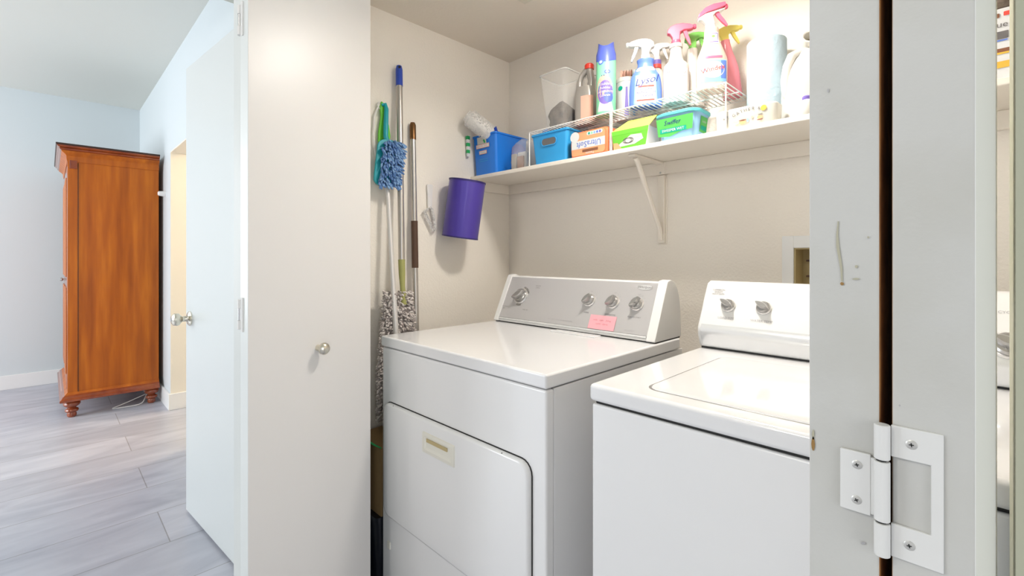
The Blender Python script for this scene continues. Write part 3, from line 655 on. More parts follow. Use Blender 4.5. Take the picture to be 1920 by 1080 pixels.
def fluff(b_):
    rnd = random.Random(3); c = Vector((-0.0, 0.0, 0.0))
    b_.loft([[(0.028 * cos(2 * pi * j / 16) * k - 0.0, 0.10 * sin(2 * pi * j / 16) * k, z) for j in range(16)] for z, k in ((0.03, 0.5), (0.08, 0.85), (0.3, 0.78), (0.44, 0.5), (0.47, 0.3))], 'fluff_grey')
    for i in range(2300):
        z = rnd.uniform(0.01, 0.50); k = min(1, 0.62 + 1.1 * (0.5 - z)) if z > 0.2 else 0.95; a = rnd.uniform(0, 2 * pi)
        p = Vector((0.030 * k * cos(a), 0.085 * k * sin(a), z)); d = Vector((cos(a), 0.9 * sin(a), rnd.uniform(-1.0, 0.6))) * rnd.uniform(0.008, 0.017)
        q = p + d; b_.tube([p, p + d * 0.6 + Vector((0, 0, rnd.uniform(-.003, .003))), q], [0.0034, 0.0044, 0.0020], 'fluff_grey' if rnd.random() < 0.45 else 'fluff_light', 5)
one(fluff, 'mop_head', mop, angle=80)['label'] = 'shaggy grey microfibre head'

bp_ = thing('broom', 'metal broom handle with bronze cap and brown grip leaning on the left wall', 'broom', (-1.63, 1.06, 0))
bo = (-1.63, 1.06, 0); A2 = Vector((-1.662, 1.076, 1.746)); B2 = Vector((-1.60, 1.070, 0.0))
def at2(z): t = (A2.z - z) / (A2.z - B2.z); return P(bo, A2 + (B2 - A2) * t)
one(lambda b_: b_.tube([at2(1.68), at2(0.10)], 0.0118, 'alu', 16), 'handle', bp_)
one(lambda b_: (b_.tube([at2(1.675), at2(1.735), at2(1.746)], [0.0132, 0.0132, 0.009], 'bronze', 16)), 'end_cap', bp_)['label'] = 'bronze-coloured end cap'
one(lambda b_: b_.tube([at2(1.335), at2(1.141)], 0.0138, 'brown_grip', 16), 'grip', bp_)['label'] = 'dark brown grip'
def brh(b_):
    b_.box(-0.015, 0.035, -0.03, 0.09, 0.085, 0.12, 'black_plastic'); b_.box(-0.012, 0.032, -0.028, 0.088, 0.0, 0.086, 'brown_grip')
one(brh, 'brush_head', bp_, bevel=0.004)

wpole = thing('extension_pole', 'thin white telescopic pole leaning beside the fluffy mop head', 'pole', (-1.52, 0.93, 0))
wo = (-1.52, 0.93, 0); A3 = Vector((-1.640, 0.944, 1.492)); B3 = Vector((-1.515, 0.935, 0.50))
B3 = A3 + (B3 - A3) * (0.962 / 0.992)
one(lambda b_: b_.tube([P(wo, A3), P(wo, seg(A3, B3, 0.45))], 0.0095, 'pole_white', 14), 'upper_tube', wpole)
one(lambda b_: b_.tube([P(wo, seg(A3, B3, 0.45)), P(wo, B3)], 0.011, 'pole_white', 14), 'lower_tube', wpole)
one(lambda b_: b_.tube([P(wo, seg(A3, B3, -0.01)), P(wo, seg(A3, B3, 0.012))], 0.0105, 'alu', 14), 'collar', wpole)

ds = thing('hand_duster', 'teal hand duster with blue chenille fingers hanging on the left wall', 'duster', (-1.655, 0.945, 1.79))
do = (-1.655, 0.945, 1.79)
def hook_pts(): return
one(lambda b_: b_.tube([P(do, p) for p in ((-1.66, 0.932, 1.785), (-1.655, 0.944, 1.79), (-1.648, 0.946, 1.77), (-1.642, 0.940, 1.70), (-1.640, 0.938, 1.66), (-1.636, 0.945, 1.63))], [0.007, 0.0085, 0.009, 0.010, 0.010, 0.011], 'teal', 12), 'handle', ds)
def dback(b_):
    T = frame(P(do, (-1.640, 0.935, 1.555)), (0.12, 0.99, -0.0), (0, 0.12, 0.99)); pts = rrect(0.082, 0.185, 0.03)
    b_.loft([[(x, y, 0) for x, y in pts], [(x, y, 0.012) for x, y in pts]], 'teal', T)
one(dback, 'backing_plate', ds, bevel=0.003)['label'] = 'teal backing plate'
def chen(b_):
    rnd = random.Random(5); T = frame(P(do, (-1.628, 0.950, 1.555)), (0.12, 0.99, 0.0), (0, 0.10, 0.995)); Ti = T.to_3x3()
    for i in range(330):
        x = rnd.uniform(-0.032, 0.036); y = rnd.uniform(-0.088, 0.088); L_ = rnd.uniform(0.022, 0.036)
        p = T @ Vector((x, y, 0.0)); n_ = T.col[2].to_3d(); s_ = -1 if n_.x < 0 else 1
        d = (n_ * s_ * 0.7 + T.col[0].to_3d() * x * 14 + T.col[1].to_3d() * rnd.uniform(-0.5, 0.2)).normalized() * L_
        dr_ = Vector((0, 0, -0.006)); b_.tube([p, p + d * 0.5, p + d * 0.85 + dr_, p + d + dr_ * 1.6], [0.0032, 0.0042, 0.0038, 0.0018], 'chenille' if rnd.random() < 0.5 else 'chenille_light', 6)
one(chen, 'chenille_pad', ds, angle=80)['label'] = 'blue chenille finger pad'
gb = thing('dish_brush', 'bright green leaf-shaped brush hanging behind the teal duster handle', 'brush', (-1.668, 0.935, 1.80))
go_ = (-1.668, 0.935, 1.80)
def gbr(b_):
    T = frame((0, 0, 0), (0.0, 1, 0), (0, 0, 1)); pts = [(-0.004, 0.002), (0.006, -0.004), (0.012, -0.04), (0.030, -0.09), (0.036, -0.13), (0.030, -0.165), (0.0, -0.175), (-0.018, -0.16), (-0.016, -0.12), (-0.006, -0.06), (-0.010, -0.02)]
    b_.loft([[(x, y, 0) for x, y in pts], [(x, y, 0.010) for x, y in pts]], 'leaf_green', T)
one(gbr, 'brush_body', gb, bevel=0.003, seg=3)
one(lambda b_: b_.tube([(0.004, -0.004 + 0.014 * cos(t * pi / 8), -0.015 + 0.014 * sin(t * pi / 8)) for t in range(17)], 0.0022, 'white_plastic', 6), 'loop', gb)
def strap(b_): b_.tube([P(go_, p) for p in ((-1.664, 0.925, 1.79), (-1.667, 0.905, 1.74), (-1.667, 0.900, 1.66), (-1.667, 0.907, 1.60), (-1.668, 0.915, 1.57))], [0.003, 0.004, 0.0035, 0.004, 0.005], 'bristle', 6)
one(strap, 'cord', gb)['label'] = 'cream cord hanging down'

sc_ = thing('scrub_brush', 'small white wire-looped scrub brush hanging on the left wall', 'brush', (-1.672, 1.168, 1.50))
one(lambda b_: (b_.loft([[(0.004 * c_, w_ * (1 if j < 2 else -1), z) for j, c_ in enumerate((-1, 1, 1, -1))] for z, w_ in ((-0.105, 0.010), (-0.05, 0.012), (-0.006, 0.015), (0.0, 0.010))], 'white_plastic')), 'handle', sc_, bevel=0.002)
def tri(b_):
    c = [(0.004, -0.002, -0.10), (0.006, -0.034, -0.115), (0.006, 0.012, -0.20), (0.006, 0.020, -0.185), (0.005, 0.012, -0.11)]
    b_.tube([(0.004, 0.0, -0.10), (0.008, -0.034, -0.118), (0.008, -0.02, -0.15), (0.008, 0.012, -0.202), (0.008, 0.022, -0.190), (0.006, 0.016, -0.13), (0.004, 0.006, -0.10)], 0.0042, 'white_plastic', 8)
    rnd = random.Random(2)
    path = [Vector(p) for p in ((0.004, 0.0, -0.10), (0.008, -0.034, -0.118), (0.008, 0.012, -0.202), (0.008, 0.022, -0.190), (0.004, 0.006, -0.10))]
    for i in range(len(path) - 1):
        n_ = int((path[i + 1] - path[i]).length / 0.0022)
        for k in range(n_):
            p = path[i].lerp(path[i + 1], k / n_)
            for q in range(3):
                a = rnd.uniform(0, 2 * pi); d = Vector((abs(cos(a)), sin(a), rnd.uniform(-.3, .3))) * 0.010; b_.tube([p, p + d], 0.0010, 'bristle', 3)
one(tri, 'bristle_loop', sc_)

tb = thing('waste_bin', 'small purple metal bin hanging tilted at the left end of the shelf', 'bin', (-1.575, 1.295, 1.27))
tb.rotation_euler = (R(3), R(8), R(45))
tb.location = (-1.596, 1.274, 1.270)
def binb(b_):
    n = 40; prof_ = [(0.078, 0.0), (0.0785, 0.002), (0.0785, 0.245), (0.080, 0.246), (0.080, 0.250), (0.0765, 0.250), (0.0765, 0.004)]
    b_.lathe(prof_, 'purple', n=n)
one(binb, 'bin_body', tb)
one(lambda b_: b_.lathe([(0.0795, 0), (0.0795, 0.006)], 'purple_dark', n=40), 'base_ring', tb)
one(lambda b_: (b_.lathe([(0.0805, 0.243), (0.0805, 0.250), (0.0775, 0.250), (0.0775, 0.243)], 'purple_dark', n=40, caps=(False, False))), 'rim', tb)
hk = thing('wall_hook', 'small nickel hook holding the purple bin under the shelf end', 'hook', (-1.68, 1.33, 1.47))
one(lambda b_: b_.tube([(0, 0, 0), (0.01, 0, 0), (0.022, 0, -0.004), (0.026, 0, 0.01)], 0.002, 'nickel', 8), 'hook', hk)

# carton, green flap and black crate in the gap beside the dryer
bkt = thing('black_bin', 'black plastic bin on the floor in the gap left of the dryer', 'bin', (-1.555, 0.90, 0))
one(lambda b_: b_.loft([[(x, y, z) for x, y in rrect(a, 0.20 * a / 0.20, 0.02)] for z, a in ((0, 0.16), (0.005, 0.165), (0.28, 0.20), (0.285, 0.20))], 'black_plastic'), 'bin_body', bkt)
one(lambda b_: b_.loft([[(x, y, z) for x, y in rrect(0.206, 0.206, 0.02)] for z in (0.27, 0.286)], 'black_plastic'), 'rim', bkt)
ct = thing('carton', 'brown cardboard box with a green flap wedged left of the dryer', 'box', (-1.555, 0.905, 0.286))
bx('box_body', -0.10, 0.10, -0.09, 0.11, 0, 0.235, 'cardboard', ct, bevel=0.002)
one(lambda b_: b_.add([(-0.10, -0.09, 0.237), (0.10, -0.09, 0.237), (0.112, -0.125, 0.262), (-0.10, -0.115, 0.255), (-0.10, -0.088, 0.240), (0.10, -0.088, 0.240), (0.112, -0.123, 0.265), (-0.10, -0.113, 0.258)], [(0, 1, 2, 3), (4, 5, 6, 7), (0, 1, 5, 4), (1, 2, 6, 5), (2, 3, 7, 6), (3, 0, 4, 7)], 'bright_green'), 'flap', ct)['label'] = 'bright green flap'

# ------------------------------------------------------------ wire racks on the shelf
def rack(x0, x1, label, first=[None]):
    w = x1 - x0; t = thing('wire_rack', label, 'rack', ((x0 + x1) / 2, 1.42, ZS), 0, 'white wire racks on the shelf'); h = 0.142; D = 0.205; hw = w / 2
    if first[0]:
        for ch in first[0].children:
            c = ch.copy(); COL.objects.link(c); c.parent = t
        return t
    first[0] = t
    def fr(b_):
        b_.tube([(-hw, 0, h), (hw, 0, h), (hw, D, h), (-hw, D, h), (-hw, 0, h)], 0.0024, 'wire_white', 8)
        b_.tube([(-hw, D * .5, h - 0.003), (hw, D * .5, h - 0.003)], 0.002, 'wire_white', 8)
    one(fr, 'frame', t)
    def gr(b_):
        n = 26
        for i in range(1, n): x = -hw + w * i / n; b_.tube([(x, -0.001, h + 0.001), (x, D, h + 0.001)], 0.0019, 'wire_white', 6)
    one(gr, 'wire_grid', t)
    for sx in (-1, 1):
        for y in (0, D): one(lambda b_: b_.tube([(sx * (hw - 0.001), y, h), (sx * (hw - 0.001), y, 0.0)], 0.0024, 'wire_white', 8), 'leg', t)
    return t
rack(-1.318, -0.923, 'white wire rack over the sky blue basket'); rack(-0.918, -0.523, 'white wire rack carrying the spray bottles, over the green boxes')
ZR = ZS + 0.1455   # top of the racks

# ------------------------------------------------------------ baskets
def basket(name, label, x, y, bw, bd, tw_, td, h, m_, holes=True):
    t = thing(name, label, 'basket', (x, y, ZS))
    def f(b_):
        n_ = 5
        def ring(w, d, z, cr): return [(a, c, z) for a, c in rrect(w, d, cr, n=n_)]
        outer = [ring(bw, bd, 0, .012), ring(tw_, td, h, .012)]
        b_.loft([ring(bw - .01, bd - .01, 0, .012), ring(bw, bd, 0.004, .012), ring(tw_ - .008, td - .008, h - 0.008, .012), ring(tw_, td, h - 0.007, .012), ring(tw_, td, h, .012), ring(tw_ - .010, td - .010, h, .01), ring(bw - .010, bd - .010, 0.006, .01)], m_)
    one(f, 'basket_body', t, angle=30)
    return t
b1 = basket('storage_basket', 'deep blue plastic basket with stick-on labels at the left end of the shelf', -1.590, 1.512, 0.145, 0.185, 0.165, 0.215, 0.184, 'blue_plastic')
def front1(x, z, off=0.0012):  # front wall of basket 1 leans out
    t = z / 0.184; return frame((x, -0.0925 - 0.015 * t - off, z), (1, 0, 0), (0, -0.015 / 0.184, 1))
def lab1(b_):
    flat(b_, rect(0.062, 0.032), 'pack_white', front1(-0.012, 0.158)); flat(b_, [(-0.004, 0.016), (0.004, 0.016), (0.020, -0.012), (0.010, -0.016)], 'bright_green', front1(-0.006, 0.158, 0.0016))
    flat(b_, rect(0.090, 0.018), 'peach', front1(-0.008, 0.132)); flat(b_, rect(0.084, 0.012), 'label_white', front1(-0.008, 0.132, 0.0016)); squiggle(b_, .076, .006, 'label_red', onT(front1(-0.008, 0.132, 0.002)), 5, words=3)
    flat(b_, rect(0.052, 0.016), 'peach', front1(-0.008, 0.103)); flat(b_, rect(0.046, 0.010), 'label_white', front1(-0.008, 0.103, 0.0016)); squiggle(b_, .038, .005, 'print_grey', onT(front1(-0.008, 0.103, 0.002)), 6)
    for z in (0.072, 0.064): flat(b_, rect(0.06, 0.0025), 'sky_plastic', front1(-0.008, z))
def side1(b_):
    T = frame((0.0725 + 0.010 * .55 + 0.0014, 0.0, 0.085), (0, 1, 0), (0.010 / 0.184, 0, 1)); b_.add([(x, y, 0) for x, y in rrect(0.10, 0.13, 0.045, 0.045, 0)], [tuple(range(24))], 'blue_cap', T)
one(side1, 'handle_recess', b1)['label'] = 'dark blue recess on the side'
one(lab1, 'label', b1)['label'] = 'small paper labels'
sb2 = thing('scrubber', 'white fluffy scrubbing brush sticking out of the deep blue basket', 'brush', (-1.56, 1.50, 1.60))
so = (-1.56, 1.50, 1.60)
def scr2(b_):
    rnd = random.Random(9); a = Vector((-1.567, 1.425, 1.748)); c = Vector((-1.618, 1.345, 1.815)); d = (c - a).normalized(); o_ = d.orthogonal().normalized(); s_ = d.cross(o_)
    b_.tube([P(so, a - d * 0.01), P(so, a), P(so, c), P(so, c + d * 0.012)], [0.024, 0.033, 0.036, 0.022], 'bristle', 20)
    for i in range(700):
        t = rnd.random(); an = rnd.uniform(0, 2 * pi); n_ = o_ * cos(an) + s_ * sin(an); p = a.lerp(c, t) + n_ * 0.032; e_ = p + n_ * 0.009 + d * rnd.uniform(-.002, .002)
        b_.tube([P(so, p), P(so, e_)], 0.0013, 'bristle', 4)
    for i in range(160):
        an = rnd.uniform(0, 2 * pi); rr = 0.026 * math.sqrt(rnd.random()); n_ = o_ * cos(an) + s_ * sin(an); p = c + n_ * rr; b_.tube([P(so, p), P(so, p + d * 0.016)], 0.0015, 'bristle', 4)
one(scr2, 'bristles', sb2, angle=80)
one(lambda b_: b_.tube([P(so, p) for p in ((-1.545, 1.432, 1.775), (-1.550, 1.445, 1.755), (-1.555, 1.47, 1.71), (-1.565, 1.52, 1.60))], [0.010, 0.011, 0.008, 0.008], 'blue_cap', 10), 'handle', sb2)
gtag = thing('sponge', 'green and white striped cloth hanging over the left rim of the deep blue basket', 'cloth', (-1.671, 1.398, 1.685))
def gcl(b_):
    for i in range(6): b_.box(-0.004 + i * 0.001, 0.010, -0.028, -0.012, 0.045 - i * 0.016, 0.061 - i * 0.016, 'bright_green' if i % 2 == 0 else 'label_white')
one(gcl, 'cloth', gtag, bevel=0.001)
gtag.name = 'striped_cloth'
# clear bag with odds and ends between the baskets
pb = thing('plastic_bag', 'clear crinkled plastic bag of small parts between the two blue baskets', 'bag', (-1.405, 1.50, ZS))
def bag(b_):
    rnd = random.Random(4); rings = []
    for z, w, d in ((0, .045, .075), (.03, .058, .085), (.07, .055, .08), (.10, .05, .07), (.125, .04, .055), (.14, .02, .03)):
        rings.append([((w + rnd.uniform(-.008, .008)) * cos(2 * pi * j / 22), (d + rnd.uniform(-.01, .01)) * sin(2 * pi * j / 22), z) for j in range(22)])
    b_.loft(rings, 'clear')
one(bag, 'bag_film', pb, angle=80)
one(lambda b_: (b_.box(-0.045, -0.015, -0.055, -0.045, 0.004, 0.075, 'jug_grey'), b_.box(-0.005, 0.03, -0.06, -0.05, 0.004, 0.06, 'brown_print'), b_.box(-0.03, 0.02, -0.03, 0.0, 0.004, 0.085, 'label_white')), 'contents', pb, bevel=0.002)
b2_ = basket('storage_basket', 'sky blue plastic basket with a slot handle under the wire rack', -1.212, 1.512, 0.165, 0.165, 0.195, 0.190, 0.127, 'sky_plastic')
def slot2(b_):
    T = frame((0.0, -0.0908 - 0.0012, 0.088), (1, 0, 0), (0, -0.0125 / 0.127, 1))
    pts = rrect(0.072, 0.026, 0.012); b_.loft([[(x, y, 0) for x, y in rrect(0.082, 0.034, 0.016)], [(x, y, 0.0012) for x, y in rrect(0.080, 0.032, 0.015)], [(x, y, 0.0004) for x, y in pts]], 'sky_plastic', T, caps=(False, False))
    flat(b_, pts, 'print_grey', T @ Matrix.Translation((0, 0, 0.0003)))
one(slot2, 'handle_slot', b2_)
tw2 = thing('toothbrush_head', 'small blue plastic clip lying on the left end of the wire rack', 'clip', (-1.285, 1.50, ZR))
one(lambda b_: [b_.box(-0.02 + i * 0.009, -0.014 + i * 0.009, -0.012, 0.012, 0, 0.018 + 0.006 * (i % 2), 'blue_plastic') for i in range(5)] and b_.box(-0.02, 0.024, -0.004, 0.004, 0, 0.012, 'blue_plastic'), 'clip', tw2, bevel=0.001)
tw2.name = 'plastic_clip'

# ------------------------------------------------------------ boxes under the racks
op = thing('tissue_pack', 'orange plastic-wrapped tissue pack standing upside down under the wire rack', 'pack', (-1.018, 1.475, ZS))
one(lambda b_: b_.loft([[(x, y, z) for x, y in rrect(w, d, 0.014)] for z, w, d in ((0, .158, .100), (.006, .168, .112), (.05, .172, .116), (.088, .168, .112), (.097, .155, .098))], 'orange'), 'wrapper', op)
def opl(b_):
    T = frame((0, -0.0593, 0.048), (1, 0, 0), (0, 0, 1)); Z_ = lambda o_: T @ Matrix.Translation((0, 0, o_))
    flat(b_, rrect(0.150, 0.085, 0.012), 'orange_light', Z_(0)); flat(b_, rect(0.150, 0.030, 0.0, -0.002), 'label_white', Z_(.0004)); flat(b_, oval(0.042, 0.04, -0.060, 0.030), 'label_white', Z_(.0006))
    put_text(b_, 'UltraSoft', 0.030, 'label_blue', Z_(.0012) @ Matrix.Translation((0.004, -0.002, 0)) @ Matrix.Rotation(pi, 4, 'Z'), wide=1.0)
    flat(b_, rect(0.07, 0.010, 0.01, -0.027), 'brown_print', Z_(.0006)); put_text(b_, 'Tissues', 0.013, 'label_white', Z_(.0012) @ Matrix.Translation((0.01, -0.037, 0)) @ Matrix.Rotation(pi, 4, 'Z'))
    flat(b_, rrect(0.070, 0.013, 0.006, 0.030, 0.034), 'label_white', Z_(.0006))
    for i, c in enumerate(('teal_print', 'mint', 'pale_blue', 'label_blue', 'violet')): flat(b_, oval(0.009, 0.009, 0.006 + i * 0.012, 0.034), c, Z_(.001))
one(opl, 'printed_label', op)
gt = thing('tissue_box', 'open green and white tissue box tilted between the wire rack legs', 'box', (-0.845, 1.465, ZS), R(2))
one(lambda b_: b_.prism([(-0.062, 0), (0.060, 0), (0.072, 0.066), (-0.070, 0.066)], -0.05, 0.05, 'label_white'), 'carton', gt, bevel=0.001)
def gtl(b_):
    q = frame((0, -0.0506, 0.033), (1, 0, 0), (0, 0, 1)); Z_ = lambda o_: q @ Matrix.Translation((0, 0, o_))
    flat(b_, [(-0.0615, -0.032), (0.0595, -0.032), (0.0715, 0.033), (-0.0695, 0.033)], 'box_green', Z_(0)); flat(b_, [(-0.068, 0.018), (0.069, 0.018), (0.0715, 0.033), (-0.0695, 0.033)], 'leaf_green', Z_(.0003))
    flat(b_, [(-0.055, -0.025), (0.005, 0.012), (0.045, 0.010), (0.052, -0.008), (0.02, -0.022)], 'pack_white', Z_(.0005)); flat(b_, [(-0.061, -0.031), (-0.030, -0.031), (-0.045, -0.010), (-0.062, -0.008)], 'orange_light', Z_(.0006))
    for i in range(3):
        a = [(0.016 * cos(t) - 0.008 + i * .004, 0.009 * sin(t) - 0.006) for t in [k * pi / 8 for k in range(17)]]
        b_.tube([tuple(Z_(.0012) @ Vector((x, y, 0))) for x, y in a], 0.0006, 'print_grey', 4)
    squiggle(b_, .024, .005, 'print_light', onT(Z_(.001), .034, 0), 42, words=3)
one(gtl, 'printed_label', gt)
one(lambda b_: b_.add([(-0.070, -0.050, 0.066), (0.072, -0.050, 0.066), (0.086, -0.018, 0.104), (-0.022, -0.018, 0.104), (-0.070, -0.049, 0.065), (0.072, -0.049, 0.065), (0.086, -0.017, 0.103), (-0.022, -0.017, 0.103)], [(0, 1, 2, 3), (7, 6, 5, 4), (0, 1, 5, 4), (1, 2, 6, 5), (2, 3, 7, 6), (3, 0, 4, 7)], 'lime'), 'lid_flap', gt)['label'] = 'yellow-green lid flap'

sw_ = thing('wipes_tub', 'low green and blue tub of wet floor cloths under the right wire rack', 'tub', (-0.682, 1.478, ZS))
one(lambda b_: b_.loft([[(x, y, z) for x, y in rrect(w, d, 0.035)] for z, w, d in ((0, .118, .092), (.004, .124, .098), (.080, .142, .118), (.082, .142, .118))], 'tub_blue'), 'tub', sw_)
tubs = [(0, .062, .049, 6, 0), (.082, .071, .059, 6, 0)]
def swl(b_):
    fy = lambda x, z, o_: (x, -(0.049 + 0.010 * z / .082) - o_, z)
    T = frame((0, -0.0545, 0.041), (1, 0, 0), (0, -0.010 / .082, 1)); Z_ = lambda o_: T @ Matrix.Translation((0, 0, o_))
    flat(b_, [(-0.060, -0.022), (-0.020, -0.026), (0.02, -0.014), (0.055, -0.012), (0.060, 0.034), (-0.064, 0.034)], 'wipe_green', Z_(.001)); flat(b_, rect(0.088, 0.014, -0.008, -0.006), 'teal_print', Z_(.0016))
    put_text(b_, 'SWEEPER WET', 0.0115, 'label_white', Z_(.0022) @ Matrix.Translation((-0.008, -0.006, 0))); put_text(b_, 'Swiffer', 0.020, 'navy', Z_(.0018) @ Matrix.Translation((-0.010, 0.018, 0)), shear=0.25)
    T2 = frame((0.0665, 0.0, 0.041), (0, 1, 0), (0.009 / .082, 0, 1)); Z2 = lambda o_: T2 @ Matrix.Translation((0, 0, o_))
    flat(b_, rect(0.05, 0.05, -0.0, 0.005), 'wipe_green', Z2(.001)); flat(b_, rect(0.04, 0.014, 0.0, -0.006), 'teal_print', Z2(.0016)); put_text(b_, 'Swiffer', 0.011, 'label_white', Z2(.002) @ Matrix.Translation((0, 0.014, 0)), shear=.25)
one(swl, 'printed_label', sw_)
one(lambda b_: b_.loft([[(x, y, z) for x, y in rrect(w, d, 0.037)] for z, w, d in ((.081, .148, .124), (.083, .152, .128), (.090, .152, .128), (.094, .140, .116))], 'lid_teal'), 'lid', sw_)['label'] = 'teal rimmed lid'

gp = thing('napkin_pack', 'low white pack printed with small harvest pictures beside the rack leg', 'pack', (-0.475, 1.458, ZS))
gsec = [(0, .080, .028, 5, 0), (.004, .084, .030, 5, 0), (.056, .086, .032, 5, 0), (.062, .080, .028, 5, 0)]
one(lambda b_: body(b_, gsec, 'pack_white', 48), 'wrapper', gp)
def gpl(b_):
    T = frame((0, -0.0324, 0.030), (1, 0, 0), (0, 0, 1)); Z_ = lambda o_: T @ Matrix.Translation((0, 0, o_))
    for i, ch in enumerate('GATHER'):
        x = -0.028 + i * 0.0105; y = 0.008 + 0.012 * sin(min(1, (i + .5) / 4) * pi / 2); put_text(b_, ch, 0.013, 'print_grey', Z_(.001) @ Matrix.Translation((x, y, 0)) @ Matrix.Rotation(R(38 - 9 * i), 4, 'Z'))
    put_text(b_, '&', 0.011, 'print_grey', Z_(.001) @ Matrix.Translation((0.040, 0.018, 0)))
    for x, y, w, h, c in ((-0.004, -0.014, .020, .012, 'orange_light'), (-0.004, -0.008, .022, .004, 'brown_print'), (0.022, -0.004, .007, .007, 'peach'), (0.042, 0.004, .014, .006, 'sage'), (0.043, -0.008, .016, .010, 'orange_light'), (0.042, -0.015, .016, .003, 'brown_print'), (0.010, -0.010, .006, .012, 'tub_blue'), (-0.022, -0.014, .012, .008, 'sage'), (0.052, 0.016, .016, .016, 'yellow_print'), (-0.052, -0.004, .012, .018, 'print_light'), (-0.052, 0.010, .018, .008, 'print_light')):
        flat(b_, oval(w, h, x, y, 10), c, Z_(.0008))
one(gpl, 'printed_label', gp)
gs = thing('scouring_sponge', 'green sponge resting behind the low white printed pack', 'sponge', (-0.470, 1.508, ZS))
one(lambda b_: b_.box(-0.03, 0.03, -0.012, 0.012, 0, 0.074, 'label_white'), 'sponge', gs, bevel=0.005); one(lambda b_: b_.loft([[(x, y, z) for x, y in rrect(w, d, .008)] for z, w, d in ((.074, .058, .023), (.086, .046, .018))], 'teal_print'), 'scouring_layer', gs)
gs.location = (-0.478, 1.520, ZS)

# ------------------------------------------------------------ bottles
HEAD = [(-0.030, 0.030), (-0.028, 0.044), (-0.018, 0.054), (0.0, 0.060), (0.022, 0.060), (0.045, 0.055), (0.056, 0.050), (0.058, 0.040), (0.048, 0.036), (0.026, 0.036), (0.014, 0.030), (0.0125, 0.004), (0.0125, 0.0), (-0.0125, 0.0), (-0.0125, 0.012), (-0.020, 0.026)]
TRIG = [(0.022, 0.037), (0.036, 0.037), (0.040, 0.020), (0.046, 0.004), (0.050, -0.014), (0.045, -0.016), (0.036, 0.000), (0.028, 0.018)]
def spray_head(par, z, m_head, m_trig, m_neck=None, hrz=0, k=1.0, tilt=0, m_top=None):
    T = Matrix.Translation((0, 0, z)) @ Matrix.Rotation(hrz, 4, 'Z') @ Matrix.Rotation(-tilt, 4, 'Y') @ Matrix.Scale(k, 4)
    one(lambda b_: (b_.lathe([(0.0145, -0.002), (0.0155, 0.0), (0.0155, 0.014), (0.013, 0.016)], m_neck or m_head, T=T, n=24)), 'collar', par)
    def hd(b_):
        if m_top:
            b_.prism([p for p in HEAD if p[1] <= 0.046] , -0.0105, 0.0105, m_head, T @ Matrix.Translation((0, 0, 0.010)))
            b_.prism([(-0.030, 0.036), (-0.026, 0.048), (0.0, 0.062), (0.026, 0.064), (0.060, 0.058), (0.061, 0.046), (0.03, 0.044), (0.0, 0.044)], -0.0125, 0.0125, m_top, T @ Matrix.Translation((0, 0, 0.010)))
        else: b_.prism(HEAD, -0.0115, 0.0115, m_head, T @ Matrix.Translation((0, 0, 0.010)))
        b_.lathe([(0.0085, 0.055), (0.0085, 0.064), (0.006, 0.066)], m_top or m_head, T=T @ Matrix.Translation((0, 0, 0.056)) @ Matrix.Rotation(pi / 2, 4, 'Y'), n=16)
    one(hd, 'spray_head', par, bevel=0.004 * k, seg=3)
    one(lambda b_: b_.prism(TRIG, -0.005, 0.005, m_trig, T @ Matrix.Translation((0, 0, 0.010))), 'trigger', par, bevel=0.0015 * k, seg=2)

# clear bin of dark cloths
cb = thing('clear_bin', 'clear plastic bin holding crumpled dark cloths on the left wire rack', 'bin', (-1.210, 1.508, ZR))
def cbn(b_):
    def rg(w, d, z, c=.02): return [(x, y, z) for x, y in rrect(w, d, c)]
    b_.loft([rg(.095, .10, 0.001), rg(.098, .103, .004), rg(.140, .145, .222)], 'clear', caps=(True, False)); b_.loft([rg(.140, .145, .220), rg(.146, .151, .222), rg(.146, .151, .226), rg(.140, .145, .226)], 'clear_rim', caps=(False, False))
one(cbn, 'bin_body', cb)
cl = MB(); rnd = random.Random(11); rings = []
for i in range(12):
    t = i / 11; z = 0.006 + 0.115 * t; k = (0.043 + 0.013 * t) * (1 if t < .6 else (1 - (t - .6) * 2.2)); k = max(k, .006)
    rings.append([(k * 1.02 * math.copysign(abs(cos(a)) ** .6, cos(a)) + rnd.uniform(-.0035, .0035) + (t - .6) * (-.01 if t > .6 else 0), k * math.copysign(abs(sin(a)) ** .6, sin(a)) + rnd.uniform(-.0035, .0035), z + rnd.uniform(-.003, .003)) for a in [2 * pi * j / 26 for j in range(26)]])
cl.loft(rings, 'cloth_dark'); co = cl.build('cloth', angle=25); co.location = (-1.210, 1.508, ZR); tag(co, 'crumpled dark brown cloths inside the clear bin', 'cloth')

# grey jug with red cap
gj = thing('detergent_jug', 'grey plastic jug with hollow handle and red cap beside the clear bin', 'jug', (-1.098, 1.512, ZR), R(10))
js = smooth_secs([(0, .036, .028, 3.5), (.006, .040, .032, 3.5), (.10, .040, .032, 3.5), (.125, .040, .032, 3, ), (.150, .036, .030, 2.6)], 3)
one(lambda b_: body(b_, js, 'jug_grey'), 'bottle', gj)
one(lambda b_: (b_.tube([(-0.026, 0, 0.140), (-0.026, 0, 0.175), (-0.018, 0, 0.200), (0.0, 0, 0.216), (0.012, 0, 0.222)], [0.013, 0.011, 0.011, 0.012, 0.014], 'jug_grey', 14), b_.tube([(0.022, 0, 0.135), (0.025, 0, 0.175), (0.016, 0, 0.222)], [0.018, 0.014, 0.014], 'jug_grey', 14)), 'handle', gj)
one(lambda b_: b_.lathe([(0.018, 0.220), (0.0185, 0.236), (0.015, 0.241)], 'red_plastic', T=TR(0.016, 0, 0)), 'cap', gj)['label'] = 'red screw cap'
one(lambda b_: patch(b_, js, 0.05, .012, .11, 'peach', cx=0.02), 'label', gj)

